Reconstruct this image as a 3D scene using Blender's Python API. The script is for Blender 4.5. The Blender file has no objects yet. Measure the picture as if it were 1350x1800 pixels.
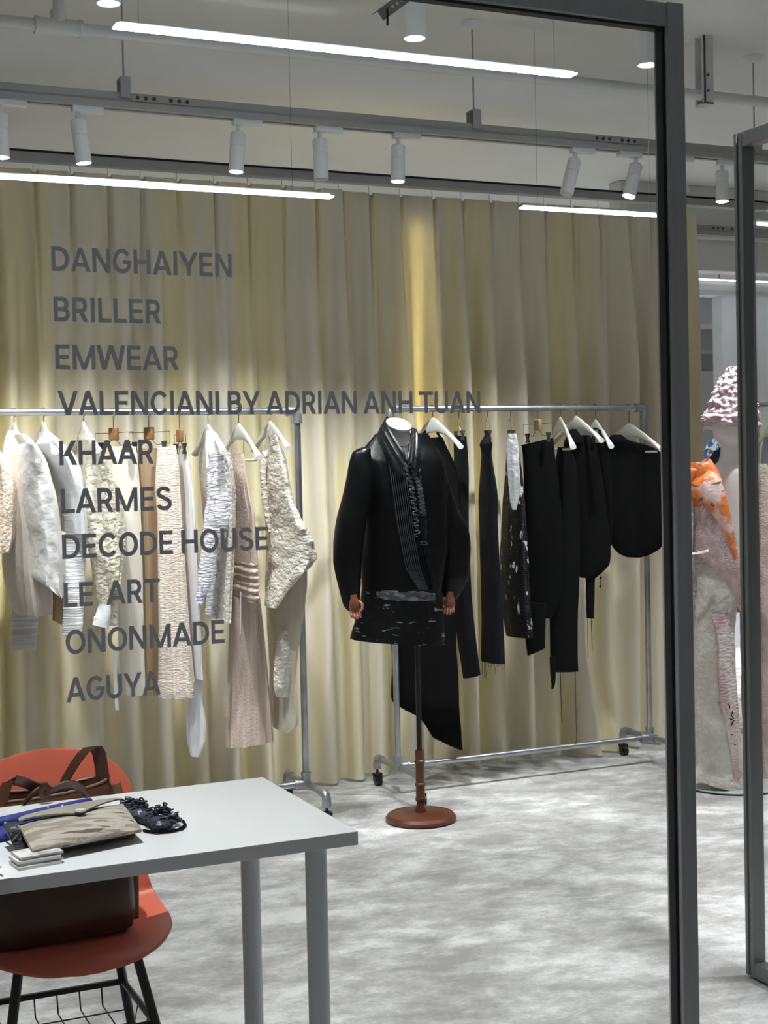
import bpy, math, random
from mathutils import Vector, noise
random.seed(7)
sc = bpy.context.scene
COL = sc.collection
PI = math.pi

# ------------------------------------------------------------------ camera
F_PX, YAW, PITCH, ROLL, CAM_Z = 2500.0, math.radians(24.2), math.radians(1.74), math.radians(1.3), 1.42
_fh = Vector((math.sin(YAW), math.cos(YAW), 0)); _rh = Vector((math.cos(YAW), -math.sin(YAW), 0)); _z = Vector((0, 0, 1))
C_F = _fh*math.cos(PITCH) - _z*math.sin(PITCH)
_up = _z*math.cos(PITCH) + _fh*math.sin(PITCH)
C_R = _rh*math.cos(ROLL) - _up*math.sin(ROLL)
C_U = _up*math.cos(ROLL) + _rh*math.sin(ROLL)
CAM = Vector((0, 0, CAM_Z))
cd = bpy.data.cameras.new('camera'); cam = bpy.data.objects.new('camera', cd); COL.objects.link(cam)
cd.sensor_fit = 'VERTICAL'; cd.sensor_height = 24; cd.lens = F_PX/1800*24
cd.clip_start = .05; cd.clip_end = 100
from mathutils import Matrix
cam.matrix_world = Matrix(((C_R.x, C_U.x, -C_F.x, 0), (C_R.y, C_U.y, -C_F.y, 0), (C_R.z, C_U.z, -C_F.z, CAM_Z), (0, 0, 0, 1)))
sc.camera = cam

# ------------------------------------------------------------------ world, exposure
w = bpy.data.worlds.new('world'); sc.world = w; w.use_nodes = True
bg = w.node_tree.nodes['Background']; bg.inputs[0].default_value = (.93, .97, 1, 1); bg.inputs[1].default_value = .11
vs = sc.view_settings
vs.view_transform = 'Standard'; vs.look = 'None'; vs.exposure = 0.16; vs.gamma = 1; vs.use_curve_mapping = False
P_DOWN, P_TRACK, LED = 165, 130, 9.0       # lamp powers (W) and strip brightness

def ray(x, y): return C_F + C_R*((x-675)/F_PX) + C_U*((900-y)/F_PX)
def pv(x, y, v): d = ray(x, y); return CAM + d*(v/d.y)          # point of the vertical plane Y = v
def pz(x, y, z): d = ray(x, y); return CAM + d*((z-CAM_Z)/d.z)  # point of the level plane Z = z
def pd(x, y, xc, v): return CAM + ray(x, y)*dist(pv(xc, y, v))   # point level in depth with (xc, y) on the plane Y = v
def dist(p): return (p-CAM).dot(C_F)

# ------------------------------------------------------------------ helpers
ROOT = {}
def tag(o, label=None, cat=None, group=None, kind=None):
    if label: o['label'] = label
    if cat: o['category'] = cat
    if group: o['group'] = group
    if kind: o['kind'] = kind
    return o
def thing(name, loc, label, cat, group=None):
    o = bpy.data.objects.new(name, None); COL.objects.link(o); o.location = loc; o.empty_display_size = .05
    ROOT[o] = Vector(loc)
    return tag(o, label, cat, group)
class MB:
    def __init__(s): s.v = []; s.f = []
    def add(s, vs_, fs):
        n = len(s.v); s.v += [Vector(q) for q in vs_]; s.f += [tuple(i+n for i in f) for f in fs]; return s
    def box(s, lo, hi):
        (a, b, c), (d, e, f) = lo, hi
        return s.add([(a,b,c),(d,b,c),(d,e,c),(a,e,c),(a,b,f),(d,b,f),(d,e,f),(a,e,f)],
                     [(0,3,2,1),(4,5,6,7),(0,1,5,4),(1,2,6,5),(2,3,7,6),(3,0,4,7)])
    def obox(s, c, ax, ay, az):     # box with centre and three half-axis vectors
        c = Vector(c); ax, ay, az = Vector(ax), Vector(ay), Vector(az)
        q = [c+ax*i+ay*j+az*k for k in (-1,1) for (i,j) in ((-1,-1),(1,-1),(1,1),(-1,1))]
        return s.add(q, [(0,3,2,1),(4,5,6,7),(0,1,5,4),(1,2,6,5),(2,3,7,6),(3,0,4,7)])
    def loft(s, rings, cap0=True, cap1=True):
        n = len(rings[0]); base = len(s.v); vs_ = [p for r in rings for p in r]; fs = []
        for i in range(len(rings)-1):
            for j in range(n):
                k = (j+1) % n
                fs.append((i*n+j, i*n+k, (i+1)*n+k, (i+1)*n+j))
        if cap0: fs.append(tuple(reversed(range(n))))
        if cap1: fs.append(tuple((len(rings)-1)*n+j for j in range(n)))
        return s.add(vs_, fs)
    def tube(s, pts, r, n=10, flat=1.0, up=None):
        pts = [Vector(p) for p in pts]; m = len(pts)
        rs = r if isinstance(r, (list, tuple)) else [r]*m
        rings = []; prev = None
        for i, p in enumerate(pts):
            t = (pts[min(i+1, m-1)] - pts[max(i-1, 0)]).normalized()
            if prev is None:
                a = Vector(up) if up else (Vector((0,0,1)) if abs(t.z) < .9 else Vector((1,0,0)))
            else: a = prev
            a = (a - t*a.dot(t))
            if a.length < 1e-6: a = Vector((1,0,0)) - t*t.x
            a.normalize(); prev = a; b = t.cross(a)
            rings.append([p + (a*math.cos(2*PI*j/n) + b*math.sin(2*PI*j/n)*flat)*rs[i] for j in range(n)])
        return s.loft(rings)
    def lathe(s, prof, c, n=32, sx=1, sy=1):
        c = Vector(c)
        rings = [[c+Vector((r*sx*math.cos(2*PI*j/n), r*sy*math.sin(2*PI*j/n), z)) for j in range(n)] for r, z in prof]
        return s.loft(rings)
    def grid(s, rows, thick=None):
        m = len(rows[0]); vs_ = [p for r in rows for p in r]; fs = []
        for i in range(len(rows)-1):
            for j in range(m-1): fs.append((i*m+j, i*m+j+1, (i+1)*m+j+1, (i+1)*m+j))
        if thick is None: return s.add(vs_, fs)
        t = Vector(thick); n = len(vs_)     # closed slab: the grid and its copy shifted by thick
        R = len(rows); vs2 = vs_ + [Vector(p)+t for p in vs_]
        fs2 = fs + [tuple(reversed([i+n for i in f])) for f in fs]
        loop = [j for j in range(m)] + [i*m+m-1 for i in range(1, R)] + [(R-1)*m+j for j in range(m-2, -1, -1)] + [i*m for i in range(R-2, 0, -1)]
        for a, b in zip(loop, loop[1:]+loop[:1]): fs2.append((b, a, a+n, b+n))
        return s.add(vs2, fs2)
    def ribbon(s, pts, wv, th):     # strap: path, width vector(s), thickness
        pts = [Vector(p) for p in pts]; m = len(pts); rings = []
        for i, p in enumerate(pts):
            t = (pts[min(i+1, m-1)] - pts[max(i-1, 0)]).normalized()
            wd = Vector(wv[i] if isinstance(wv, list) else wv); nr = t.cross(wd).normalized()*th/2
            rings.append([p-wd/2-nr, p+wd/2-nr, p+wd/2+nr, p-wd/2+nr])
        return s.loft(rings)
    def ball(s, c, r, n=12, sx=1, sy=1, sz=1):
        m = max(6, n//2+2)
        prof = [(max(1e-4, r*math.sin(PI*i/m)), -r*math.cos(PI*i/m)*sz) for i in range(m+1)]
        return s.lathe(prof, c, n, sx, sy)
def ob(name, mb, mat, parent=None, smooth=35, bevel=0, label=None, solid=0, sub=0):
    me = bpy.data.meshes.new(name)
    if parent is not None and parent in ROOT: org = ROOT[parent]
    else:
        xs = [p.x for p in mb.v]; ys = [p.y for p in mb.v]; zs = [p.z for p in mb.v]
        org = Vector(((min(xs)+max(xs))/2, (min(ys)+max(ys))/2, min(zs)))
    me.from_pydata([tuple(p-org) for p in mb.v], [], mb.f); me.validate(); me.update()
    me.materials.append(mat)
    o = bpy.data.objects.new(name, me); COL.objects.link(o)
    ROOT[o] = org
    if parent is not None: o.parent = parent
    else: o.location = org
    if smooth:
        for p in me.polygons: p.use_smooth = True
        me.set_sharp_from_angle(angle=math.radians(smooth))
    if bevel:
        b = o.modifiers.new('bevel', 'BEVEL'); b.width = bevel; b.segments = 2; b.limit_method = 'ANGLE'; b.angle_limit = math.radians(40)
    if solid:
        b = o.modifiers.new('solid', 'SOLIDIFY'); b.thickness = solid; b.offset = 0
    if sub:
        b = o.modifiers.new('sub', 'SUBSURF'); b.levels = sub; b.render_levels = sub
    if label: o['label'] = label
    return o
def struct(name, mb, mat, **k):
    o = ob(name, mb, mat, **k); o['kind'] = 'structure'; return o

# ------------------------------------------------------------------ materials
def nodes(name):
    m = bpy.data.materials.new(name); m.use_nodes = True
    nt = m.node_tree; return m, nt, nt.nodes['Principled BSDF']
def mat(name, col, rough=.5, metal=0, spec=.5, col2=None, nscale=6, ndetail=4, nstretch=(1,1,1), nlo=.35, nhi=.65,
        bump=0, bscale=60, bstretch=(1,1,1), bdist=.004, emit=0, sheen=0, spots=None, transl=0, weave=0):
    m, nt, p = nodes(name); L = nt.links
    p.inputs['Base Color'].default_value = (*col, 1); p.inputs['Roughness'].default_value = rough
    p.inputs['Metallic'].default_value = metal; p.inputs['Specular IOR Level'].default_value = spec
    if sheen: p.inputs['Sheen Weight'].default_value = sheen
    tc = nt.nodes.new('ShaderNodeTexCoord')
    def noise_(scale, stretch, detail=4):
        mp = nt.nodes.new('ShaderNodeMapping'); mp.inputs['Scale'].default_value = stretch; L.new(tc.outputs['Object'], mp.inputs[0])
        n = nt.nodes.new('ShaderNodeTexNoise'); n.inputs['Scale'].default_value = scale; n.inputs['Detail'].default_value = detail
        L.new(mp.outputs[0], n.inputs['Vector']); return n
    colsock = None
    if col2:
        n = noise_(nscale, nstretch, ndetail); r = nt.nodes.new('ShaderNodeValToRGB')
        r.color_ramp.elements[0].position = nlo; r.color_ramp.elements[1].position = nhi
        r.color_ramp.elements[0].color = (*col, 1); r.color_ramp.elements[1].color = (*col2, 1)
        L.new(n.outputs['Fac'], r.inputs[0]); colsock = r.outputs[0]
    if spots:       # (colour, scale, threshold, stretch)
        n = noise_(spots[1], spots[3], 3); r = nt.nodes.new('ShaderNodeValToRGB')
        r.color_ramp.elements[0].position = spots[2]; r.color_ramp.elements[1].position = spots[2]+.03
        L.new(n.outputs['Fac'], r.inputs[0]); mx = nt.nodes.new('ShaderNodeMix'); mx.data_type = 'RGBA'
        L.new(r.outputs[0], mx.inputs[0]); mx.inputs[7].default_value = (*spots[0], 1)
        if colsock: L.new(colsock, mx.inputs[6])
        else: mx.inputs[6].default_value = (*col, 1)
        colsock = mx.outputs[2]
    if colsock: L.new(colsock, p.inputs['Base Color'])
    if bump:
        n = noise_(bscale, bstretch, 3); b = nt.nodes.new('ShaderNodeBump'); b.inputs['Strength'].default_value = bump; b.inputs['Distance'].default_value = bdist
        L.new(n.outputs['Fac'], b.inputs['Height']); L.new(b.outputs[0], p.inputs['Normal'])
    if emit:
        p.inputs['Emission Color'].default_value = (*col, 1); p.inputs['Emission Strength'].default_value = emit
    if transl:
        tr = nt.nodes.new('ShaderNodeBsdfTranslucent'); tr.inputs[0].default_value = (*col, 1)
        ms = nt.nodes.new('ShaderNodeMixShader'); ms.inputs[0].default_value = transl
        if colsock: L.new(colsock, tr.inputs[0])
        out = nt.nodes['Material Output']; L.new(p.outputs[0], ms.inputs[1]); L.new(tr.outputs[0], ms.inputs[2]); L.new(ms.outputs[0], out.inputs[0])
    return m
def glass_mat(name, tint, refl):
    m, nt, p = nodes(name); nt.nodes.remove(p); L = nt.links; out = nt.nodes['Material Output']
    t = nt.nodes.new('ShaderNodeBsdfTransparent'); t.inputs[0].default_value = (*tint, 1)
    g = nt.nodes.new('ShaderNodeBsdfGlossy'); g.inputs['Roughness'].default_value = .01
    lw = nt.nodes.new('ShaderNodeFresnel'); lw.inputs[0].default_value = 1.45
    mu = nt.nodes.new('ShaderNodeMath'); mu.operation = 'MULTIPLY'; mu.inputs[1].default_value = refl; L.new(lw.outputs[0], mu.inputs[0])
    ms = nt.nodes.new('ShaderNodeMixShader'); L.new(mu.outputs[0], ms.inputs[0]); L.new(t.outputs[0], ms.inputs[1]); L.new(g.outputs[0], ms.inputs[2]); L.new(ms.outputs[0], out.inputs[0])
    return m
M = {}
def carpet_mat():
    m, nt, p_ = nodes('carpet_pile'); L = nt.links
    p_.inputs['Roughness'].default_value = .95; p_.inputs['Specular IOR Level'].default_value = .1
    tc = nt.nodes.new('ShaderNodeTexCoord')
    def nz(scale, stretch, det, dist_, rot=0):
        mp = nt.nodes.new('ShaderNodeMapping'); mp.inputs['Scale'].default_value = stretch; mp.inputs['Rotation'].default_value = (0,0,rot); L.new(tc.outputs['Object'], mp.inputs[0])
        n = nt.nodes.new('ShaderNodeTexNoise'); n.inputs['Scale'].default_value = scale; n.inputs['Detail'].default_value = det; n.inputs['Distortion'].default_value = dist_; n.inputs['Roughness'].default_value = .62
        L.new(mp.outputs[0], n.inputs['Vector']); return n.outputs['Fac']
    def mix(a, b, f):
        x = nt.nodes.new('ShaderNodeMath'); x.operation = 'MULTIPLY'; x.inputs[1].default_value = 1-f; L.new(a, x.inputs[0])
        y = nt.nodes.new('ShaderNodeMath'); y.operation = 'MULTIPLY_ADD'; y.inputs[1].default_value = f; L.new(b, y.inputs[0]); L.new(x.outputs[0], y.inputs[2]); return y.outputs[0]
    big = nz(5.2, (.8,1.05,1), 9, .25, .25); fine = nz(95, (1,1,1), 3, 0)
    f = mix(mix(big, nz(14, (.8,1.25,1), 7, .4, .3), .28), fine, .14)
    r = nt.nodes.new('ShaderNodeValToRGB'); e = r.color_ramp.elements
    e[0].position = .405; e[0].color = (.31,.302,.292,1); e[1].position = .605; e[1].color = (.66,.66,.655,1)
    q = e.new(.50); q.color = (.43,.425,.415,1)
    L.new(f, r.inputs[0]); L.new(r.outputs[0], p_.inputs['Base Color'])
    b = nt.nodes.new('ShaderNodeBump'); b.inputs['Strength'].default_value = .5; b.inputs['Distance'].default_value = .004; L.new(fine, b.inputs['Height']); L.new(b.outputs[0], p_.inputs['Normal'])
    return m
M['carpet'] = carpet_mat()
M['ceiling'] = mat('ceiling_paint', (.69,.69,.675), .9, col2=(.72,.72,.705), nscale=3, bump=.05, bscale=30)
M['wall'] = mat('wall_paint', (.74,.76,.79), .85, col2=(.77,.79,.82), nscale=2)
M['bulk'] = mat('bulkhead_paint', (.60,.605,.60), .85, col2=(.63,.635,.63), nscale=2)
M['curtain'] = mat('cream_curtain_cloth', (.84,.785,.64), .85, spec=.12, col2=(.87,.785,.51), nscale=9.5, ndetail=2, nstretch=(1,.05,.02), nlo=.44, nhi=.60, bump=.15, bscale=240, bdist=.002, transl=.10)  # yellow stripes put the warm glow of the folds into the cloth colour
M['tape'] = mat('white_header_tape', (.85,.85,.82), .7)
M['frame'] = mat('dark_grey_aluminium_lit', (.34,.355,.36), .42, metal=.2, col2=(.37,.385,.39), nscale=14, nstretch=(8,8,.4))  # the one frame paint, lightened in place of light from the corridor
M['doorframe'] = mat('dark_grey_aluminium_shaded', (.18,.19,.19), .42, metal=.3, col2=(.20,.21,.21), nscale=14, nstretch=(8,8,.4))  # same paint as the frame, darkened: shade put into the colour
M['gasket'] = mat('black_rubber', (.012,.012,.013), .6)
M['glass'] = glass_mat('clear_glass', (.985,.99,.985), .18)
M['vinyl'] = mat('grey_vinyl_letters', (.60,.60,.67), .6)
M['steel'] = mat('galvanised_pipe', (.50,.53,.56), .32, metal=.9, col2=(.34,.37,.40), nscale=10, nstretch=(1,1,1))
M['fitting'] = mat('cast_pipe_fitting', (.40,.42,.44), .42, metal=.85, bump=.2, bscale=120)
M['black'] = mat('black_plastic', (.012,.012,.013), .4)
M['white'] = mat('white_painted_metal', (.72,.73,.74), .4, col2=(.74,.75,.76), nscale=8)
M['hanger'] = mat('white_lacquered_wood', (.66,.66,.64), .4, col2=(.70,.70,.68), nscale=9)
M['trackpaint'] = mat('track_grey_paint', (.33,.33,.32), .5, col2=(.35,.35,.34), nscale=6)
M['pipepaint'] = mat('pipe_white_paint', (.60,.60,.59), .5, col2=(.63,.63,.62), nscale=6)
M['lens'] = mat('lit_lens', (.95,.98,1.0), .4, emit=14)
M['led'] = mat('lit_diffuser', (.86,.97,1.0), .4, emit=LED)
M['ledlow'] = mat('lit_diffuser_low', (.86,.97,1.0), .4, emit=5.5)
M['dim'] = mat('unlit_lens', (.5,.52,.54), .3)
M['wire'] = mat('dark_wire', (.08,.075,.07), .4, metal=.7)
M['brass'] = mat('brass_wire', (.62,.47,.25), .35, metal=.8)
M['block'] = mat('varnished_hanger_block', (.22,.105,.045), .45, col2=(.28,.14,.06), nscale=20, nstretch=(1,1,5))
M['tan_block'] = mat('light_wood_block', (.34,.22,.11), .45, col2=(.40,.27,.14), nscale=20, nstretch=(1,1,5))
M['mahogany'] = mat('red_brown_wood', (.15,.043,.02), .32, col2=(.085,.024,.012), nscale=16, nstretch=(1,4,1), nlo=.3, nhi=.7)
M['handwood'] = mat('dark_hand_wood', (.26,.10,.055), .42, col2=(.19,.07,.04), nscale=30)
M['pole'] = mat('black_metal_pole', (.01,.01,.011), .3, metal=.3)
M['table'] = mat('white_melamine', (.64,.66,.665), .33, col2=(.66,.68,.685), nscale=4)
M['legpaint'] = mat('grey_painted_leg', (.68,.70,.72), .4, spots=((.05,.04,.035), 9, .74, (1,1,.6)))
M['coral'] = mat('coral_plastic', (.74,.165,.10), .42, col2=(.72,.155,.095), nscale=5, bump=.05, bscale=200)
M['leather'] = mat('dark_brown_leather', (.045,.016,.008), .32, col2=(.075,.028,.013), nscale=9, bump=.25, bscale=90, bdist=.003)
M['piping'] = mat('brown_leather_edge', (.20,.10,.055), .4, col2=(.15,.075,.045), nscale=20)

# ------------------------------------------------------------------ the setting
CEIL = 3.17
struct('floor', MB().box((-6,-3,-.1), (16,24.2,0)), M['carpet'])
struct('ceiling', MB().box((-6,-3,CEIL), (16,24.2,CEIL+.1)), M['ceiling'])
# partition wall beyond the curtain, with an open doorway in it
WV = 8.75
ua, ub = pv(1219,650,WV).x, pv(1271,650,WV).x
zt, zo = pv(1300,512,WV).z, pv(1250,519,WV).z
wm = MB(); wm.box((ub,WV,0), (12,WV+.12,zt)); wm.box((3.5,WV,0), (ua,WV+.12,zt)); wm.box((ua,WV,zo), (ub,WV+.12,zt))
struct('wall_partition', wm, M['wall'])
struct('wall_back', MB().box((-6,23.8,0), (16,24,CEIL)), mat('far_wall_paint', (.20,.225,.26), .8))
struct('trim_1', MB().box((3.5,WV-.30,zt), (12,WV+.2,zt+.03)), M['bulk'], bevel=.004)             # ledge on top of the partition
z1, z2 = pv(1290,424,7.45).z, pv(1290,478,7.45).z
struct('trim_2', MB().box((5.0,7.45,z2), (12,7.58,CEIL)), M['bulk'], bevel=.006)                   # boxed beam
struct('trim_3', MB().box((5.0,7.40,z1), (12,7.45,z1+.06)), M['bulk'], bevel=.004)
for i, vv in enumerate((12.5, 15.5, 18.5)):
    struct('trim_%d' % (4+i), MB().box((2,vv,CEIL-.28), (16,vv+.5,CEIL)), M['bulk'], bevel=.006)

# ------------------------------------------------------------------ ceiling fittings
def spot_lamp(name, loc, target, power, size, blend, parent, rad=.03, col=(.965,.985,1.0)):
    l = bpy.data.lights.new(name, 'SPOT'); l.energy = power; l.spot_size = math.radians(size); l.spot_blend = blend; l.shadow_soft_size = rad; l.color = col
    o = bpy.data.objects.new(name, l); COL.objects.link(o); o.parent = parent
    loc = Vector(loc); d = (Vector(target)-loc)
    o.location = loc - ROOT[parent]; o.rotation_euler = d.to_track_quat('-Z', 'Y').to_euler()
    return o
def downlight(u, v, label, power=P_DOWN*.55, cone=64):
    t = thing('ceiling_downlight', (u, v, CEIL), label, 'ceiling light', 'white cylinder downlights on the ceiling')
    zb = 2.92
    ob('housing', MB().lathe([(.040,CEIL),(.041,CEIL-.004),(.041,zb+.002),(.0385,zb),(.036,zb),(.035,zb+.012)], (u,v,0), 40), M['white'], t)
    ob('lens', MB().lathe([(.0348,zb+.010),(.0348,zb+.004),(.02,zb+.003)], (u,v,0), 32), M['lens'], t, label='glowing white lens')
    spot_lamp('lamp', (u,v,zb-.004), (u,v,0), power, cone, .85, t)
downlight(1.11, 4.52, 'white cylinder downlight cut by the top edge, left of the strip light')
downlight(2.19, 4.52, 'white cylinder downlight above the middle of the long strip light')
downlight(3.165, 4.52, 'white cylinder downlight beside the corner of the glass frame')
for (u, v) in ((4.2,4.5),(5.3,4.5),(.3,2.37),(2.5,2.75),(3.6,2.75),(1.5,8.4),(3.2,8.4),(5.6,8.3),(7.0,7.0),(5.2,9.8),(7.0,9.8),(8.0,12.0),(8.5,14.5),(10.5,17.0)):  # unseen: rows continued, plus downlights added to brighten the desk and far room
    downlight(u, v, 'unseen white cylinder downlight on the ceiling out of the picture', P_DOWN*(1.3 if v == 2.37 else 1.25 if v < 3 else .7 if v < 7 else 2.2), 72 if v == 2.75 else 92)

def led_bar(u0, u1, v, z, label, wd=.055, wires=(), m='led'):
    t = thing('strip_light', ((u0+u1)/2, v, z), label, 'strip light', 'linear strip lights')
    ob('housing', MB().box((u0+.01,v-wd/2+.008,z+.003), (u1-.01,v+wd/2-.008,z+.012)), M['white'], t, bevel=.002)
    # diffuser with mitred ends
    h = wd/2-.003
    ob('diffuser', MB().loft([[(u0,v-h,z-.002),(u0,v+h,z-.002),(u0,v+h,z+.003),(u0,v-h,z+.003)],
                              [(u1,v-h,z-.002),(u1,v+h,z-.002),(u1,v+h,z+.003),(u1,v-h,z+.003)]]), M[m], t, smooth=0, label='glowing cool white diffuser')
    for uu in wires:
        ob('suspension_wire', MB().tube([(uu,v,z+.01),(uu,v,CEIL)], .0006, 6), M['wire'], t)
led_bar(1.047, 2.635, 4.2, 2.75, 'long glowing strip light reflected in the glass, built hanging high below the ceiling', .058, (1.12,2.56))  # these three: reflections in the glass built as hanging bars, wires added
led_bar(.30, 1.895, 4.6, 2.366, 'glowing strip light reflected in the glass, built hanging before the left part of the curtain', .05, (.5,1.75))
led_bar(2.648, 3.30, 4.6, 2.371, 'glowing strip light reflected in the glass, built before the right part of the curtain, above the black clothes', .032, (2.72,3.22))
led_bar(.4, 1.8, .2, 2.9, 'unseen strip light added in the corridor before the glass front', .055, (.6,1.6), 'ledlow')  # added as soft frontal fill for the frame, letters and desk edge
led_bar(5.85, 8.0, 8.35, 2.716, 'thin glowing strip light in the far room beyond the curtain', .03, (6.3,7.8))

# sprinkler pipe with tee and hanger channel
VP, ZP = 4.85, 2.932
t = thing('sprinkler_pipe', (2.2, VP, ZP), 'pale round sprinkler pipe running along under the ceiling behind the long strip light', 'pipe')
ob('main_pipe', MB().tube([(-1,VP,ZP),(7,VP,ZP)], .0215, 20), M['pipepaint'], t)
ut = pv(103,50,VP).x
ob('tee_fitting', MB().tube([(ut-.075,VP,ZP),(ut+.075,VP,ZP)], .028, 20).tube([(ut,VP,ZP),(ut,VP,ZP+.055)], .026, 20)
   .tube([(ut-.08,VP,ZP),(ut-.068,VP,ZP)], .031, 20).tube([(ut+.068,VP,ZP),(ut+.08,VP,ZP)], .031, 20), M['pipepaint'], t, label='tee fitting on the pipe')
ob('branch_pipe', MB().tube([(ut,VP,ZP+.04),(ut,VP,CEIL)], .0185, 20), M['pipepaint'], t)
uu = pv(1238,150,VP).x; zb_ = pv(1238,181,VP-.03).z
t2 = thing('pipe_hanger_channel', (uu,VP,CEIL), 'grey metal channel hanging from the ceiling and holding the sprinkler pipe', 'pipe bracket')
b = MB(); b.box((uu-.022,VP-.034,zb_), (uu+.022,VP-.026,CEIL)); b.box((uu-.022,VP+.026,zb_), (uu+.022,VP+.034,CEIL)); b.box((uu-.022,VP-.034,zb_), (uu+.022,VP+.034,zb_+.006))
b.box((uu-.022,VP-.034,zb_),(uu-.016,VP-.012,CEIL))
ob('channel', b, M['pipepaint'], t2, bevel=.001)
for zz in (.05, .115):
    ob('bolt', MB().tube([(uu-.008,VP-.04,zb_+zz),(uu-.008,VP-.033,zb_+zz)], .005, 10), M['wire'], t2)

# lighting tracks: hollow beam with slotted underside, joiner plates and suspension wires
def track(u0, u1, v, z, label, plates, hangers):
    t = thing('lighting_track', ((u0+u1)/2, v, z), label, 'track')
    ob('beam', MB().box((u0,v-.022,z+.022), (u1,v+.022,z+.056)), M['trackpaint'], t, bevel=.002)
    ob('track_rail', MB().box((u0,v-.03,z), (u1,v-.008,z+.0218)).box((u0,v+.008,z), (u1,v+.03,z+.0218)).box((u0,v-.008,z+.014), (u1,v+.008,z+.0218)), M['trackpaint'], t)
    ob('slot', MB().box((u0,v-.0075,z+.008), (u1,v+.0075,z+.0135)), M['black'], t, label='dark slot along the underside')
    for up_ in plates:
        p = ob('joiner_plate', MB().box((up_,v-.0255,z+.028), (up_+.235,v-.0225,z+.052)), M['trackpaint'], t)
        for k in (0,1,2, 4,5,6):
            uc = up_+.02+k*.03+(.0 if k < 3 else .002)
            ob('screw_head', MB().tube([(uc,v-.0285,z+.040),(uc,v-.0256,z+.040)], .0072, 12), M['wire'], p)
    for uh in hangers:
        h = ob('hanger_clip', MB().box((uh-.018,v-.03,z+.036), (uh+.018,v-.024,z+.105)).box((uh-.018,v+.024,z+.036), (uh+.018,v+.03,z+.105)).box((uh-.018,v-.03,z+.105), (uh+.018,v+.03,z+.111)), M['trackpaint'], t)
        ob('suspension_wire', MB().tube([(uh,v,z+.11),(uh,v,CEIL-.02)], .0035, 8), M['trackpaint'], h)
        ob('ceiling_canopy', MB().lathe([(.006,CEIL-.03),(.03,CEIL-.018),(.045,CEIL-.002),(.045,CEIL)], (uh,v,0), 24), M['white'], h)
TV, TZ = 5.0, 2.712
track(-.6, 5.4, TV, TZ, 'grey lighting track carrying the spotlights, in front of the curtain', (pv(229,183,TV).x, pv(1036,248,TV).x), (pv(218,165,TV).x, pv(833,215,TV).x, 4.05))
track(3.2, 10, 6.43, 2.66, 'second grey lighting track in the background right of the curtain end', (pv(1244,398,6.43).x,), (6.2,))

def spotlight(px, axis_px, side, label, lit, target, power=P_TRACK):
    """head hangs from the track: axis given by the photo position of its top and its mouth"""
    (x0,y0), (x1,y1) = axis_px
    u = pv(x0, y0, TV).x
    top = Vector((u, TV, TZ-.045)); mouth_z = pv(x1, y1, TV-.0).z
    tx = pv(x1, y1, TV).x
    d = Vector((tx-u, -.006, mouth_z-top.z))
    n = d.normalized(); Ln = d.length
    t = thing('track_spotlight', (u, TV, TZ), label, 'spotlight', 'white spotlights on the track')
    a0, a1 = (u-.02, u+.09) if side > 0 else (u-.09, u+.02)
    ob('adapter', MB().box((a0,TV-.017,TZ-.022), (a1,TV+.017,TZ+.002)), M['white'], t, bevel=.003)
    ob('stem', MB().tube([(u,TV,TZ-.018), top+n*.012], .0085, 12), M['white'], t)
    # cylinder head along n
    ref = Vector((0,1,0)); e1 = (ref-n*ref.dot(n)).normalized(); e2 = n.cross(e1)
    def ring(s_, r): return [top+n*s_+(e1*math.cos(2*PI*j/28)+e2*math.sin(2*PI*j/28))*r for j in range(28)]
    R = .0275
    ob('head', MB().loft([ring(.004,R-.003), ring(.008,R), ring(Ln*.36,R), ring(Ln*.362,R-.0025), ring(Ln*.385,R-.0025), ring(Ln*.387,R), ring(Ln-.002,R), ring(Ln,R-.0015), ring(Ln-.002,R-.003), ring(Ln-.010,R-.004)]), M['white'], t)
    ob('lens', MB().loft([ring(Ln-.009,R-.0045), ring(Ln+.0004,R-.0045)]), M['lens'] if lit else M['dim'], t, label='glowing lens' if lit else None)
    if lit: spot_lamp('lamp', top+n*(Ln+.004), target, power, 70, .95, t)
    return t
G = dict()
spotlight(0, ((0,212),(2,278)), 1, 'white lit track spotlight cut by the left picture edge', True, (.75,5.6,1.0))
spotlight(0, ((137,222),(147,288)), 1, 'white lit track spotlight leaning right, left of the joiner plate', True, (1.25,5.62,1.0))
spotlight(0, ((419,240),(414,303)), 1, 'white lit track spotlight left of the unlit pair over the curtain middle', True, (1.95,5.65,1.0))
spotlight(0, ((562,250),(564,316)), 1, 'white unlit track spotlight between the two straight lit ones', False, None)
spotlight(0, ((700,258),(698,320)), 1, 'white lit track spotlight above the black jacket', True, (2.55,5.5,1.1))
spotlight(0, ((1011,283),(994,342)), 1, 'white unlit track spotlight tilted left beside a lit tilted one', False, None)
spotlight(0, ((1119,290),(1104,346)), -1, 'white lit track spotlight tilted left, nearest the glass frame post', True, (3.1,5.62,.9))
spotlight(0, ((1186,293),(1200,340)), 1, 'unlit track spotlight hidden mostly behind the glass frame post', False, None)
spotlight(0, ((1269,300),(1268,355)), 1, 'white lit track spotlight right of the glass frame post', True, (4.0,5.1,.9), P_TRACK*.55)
spotlight(0, ((-140,210),(-140,272)), 1, 'white lit track spotlight left of the picture', True, (.4,5.6,.9))

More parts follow.
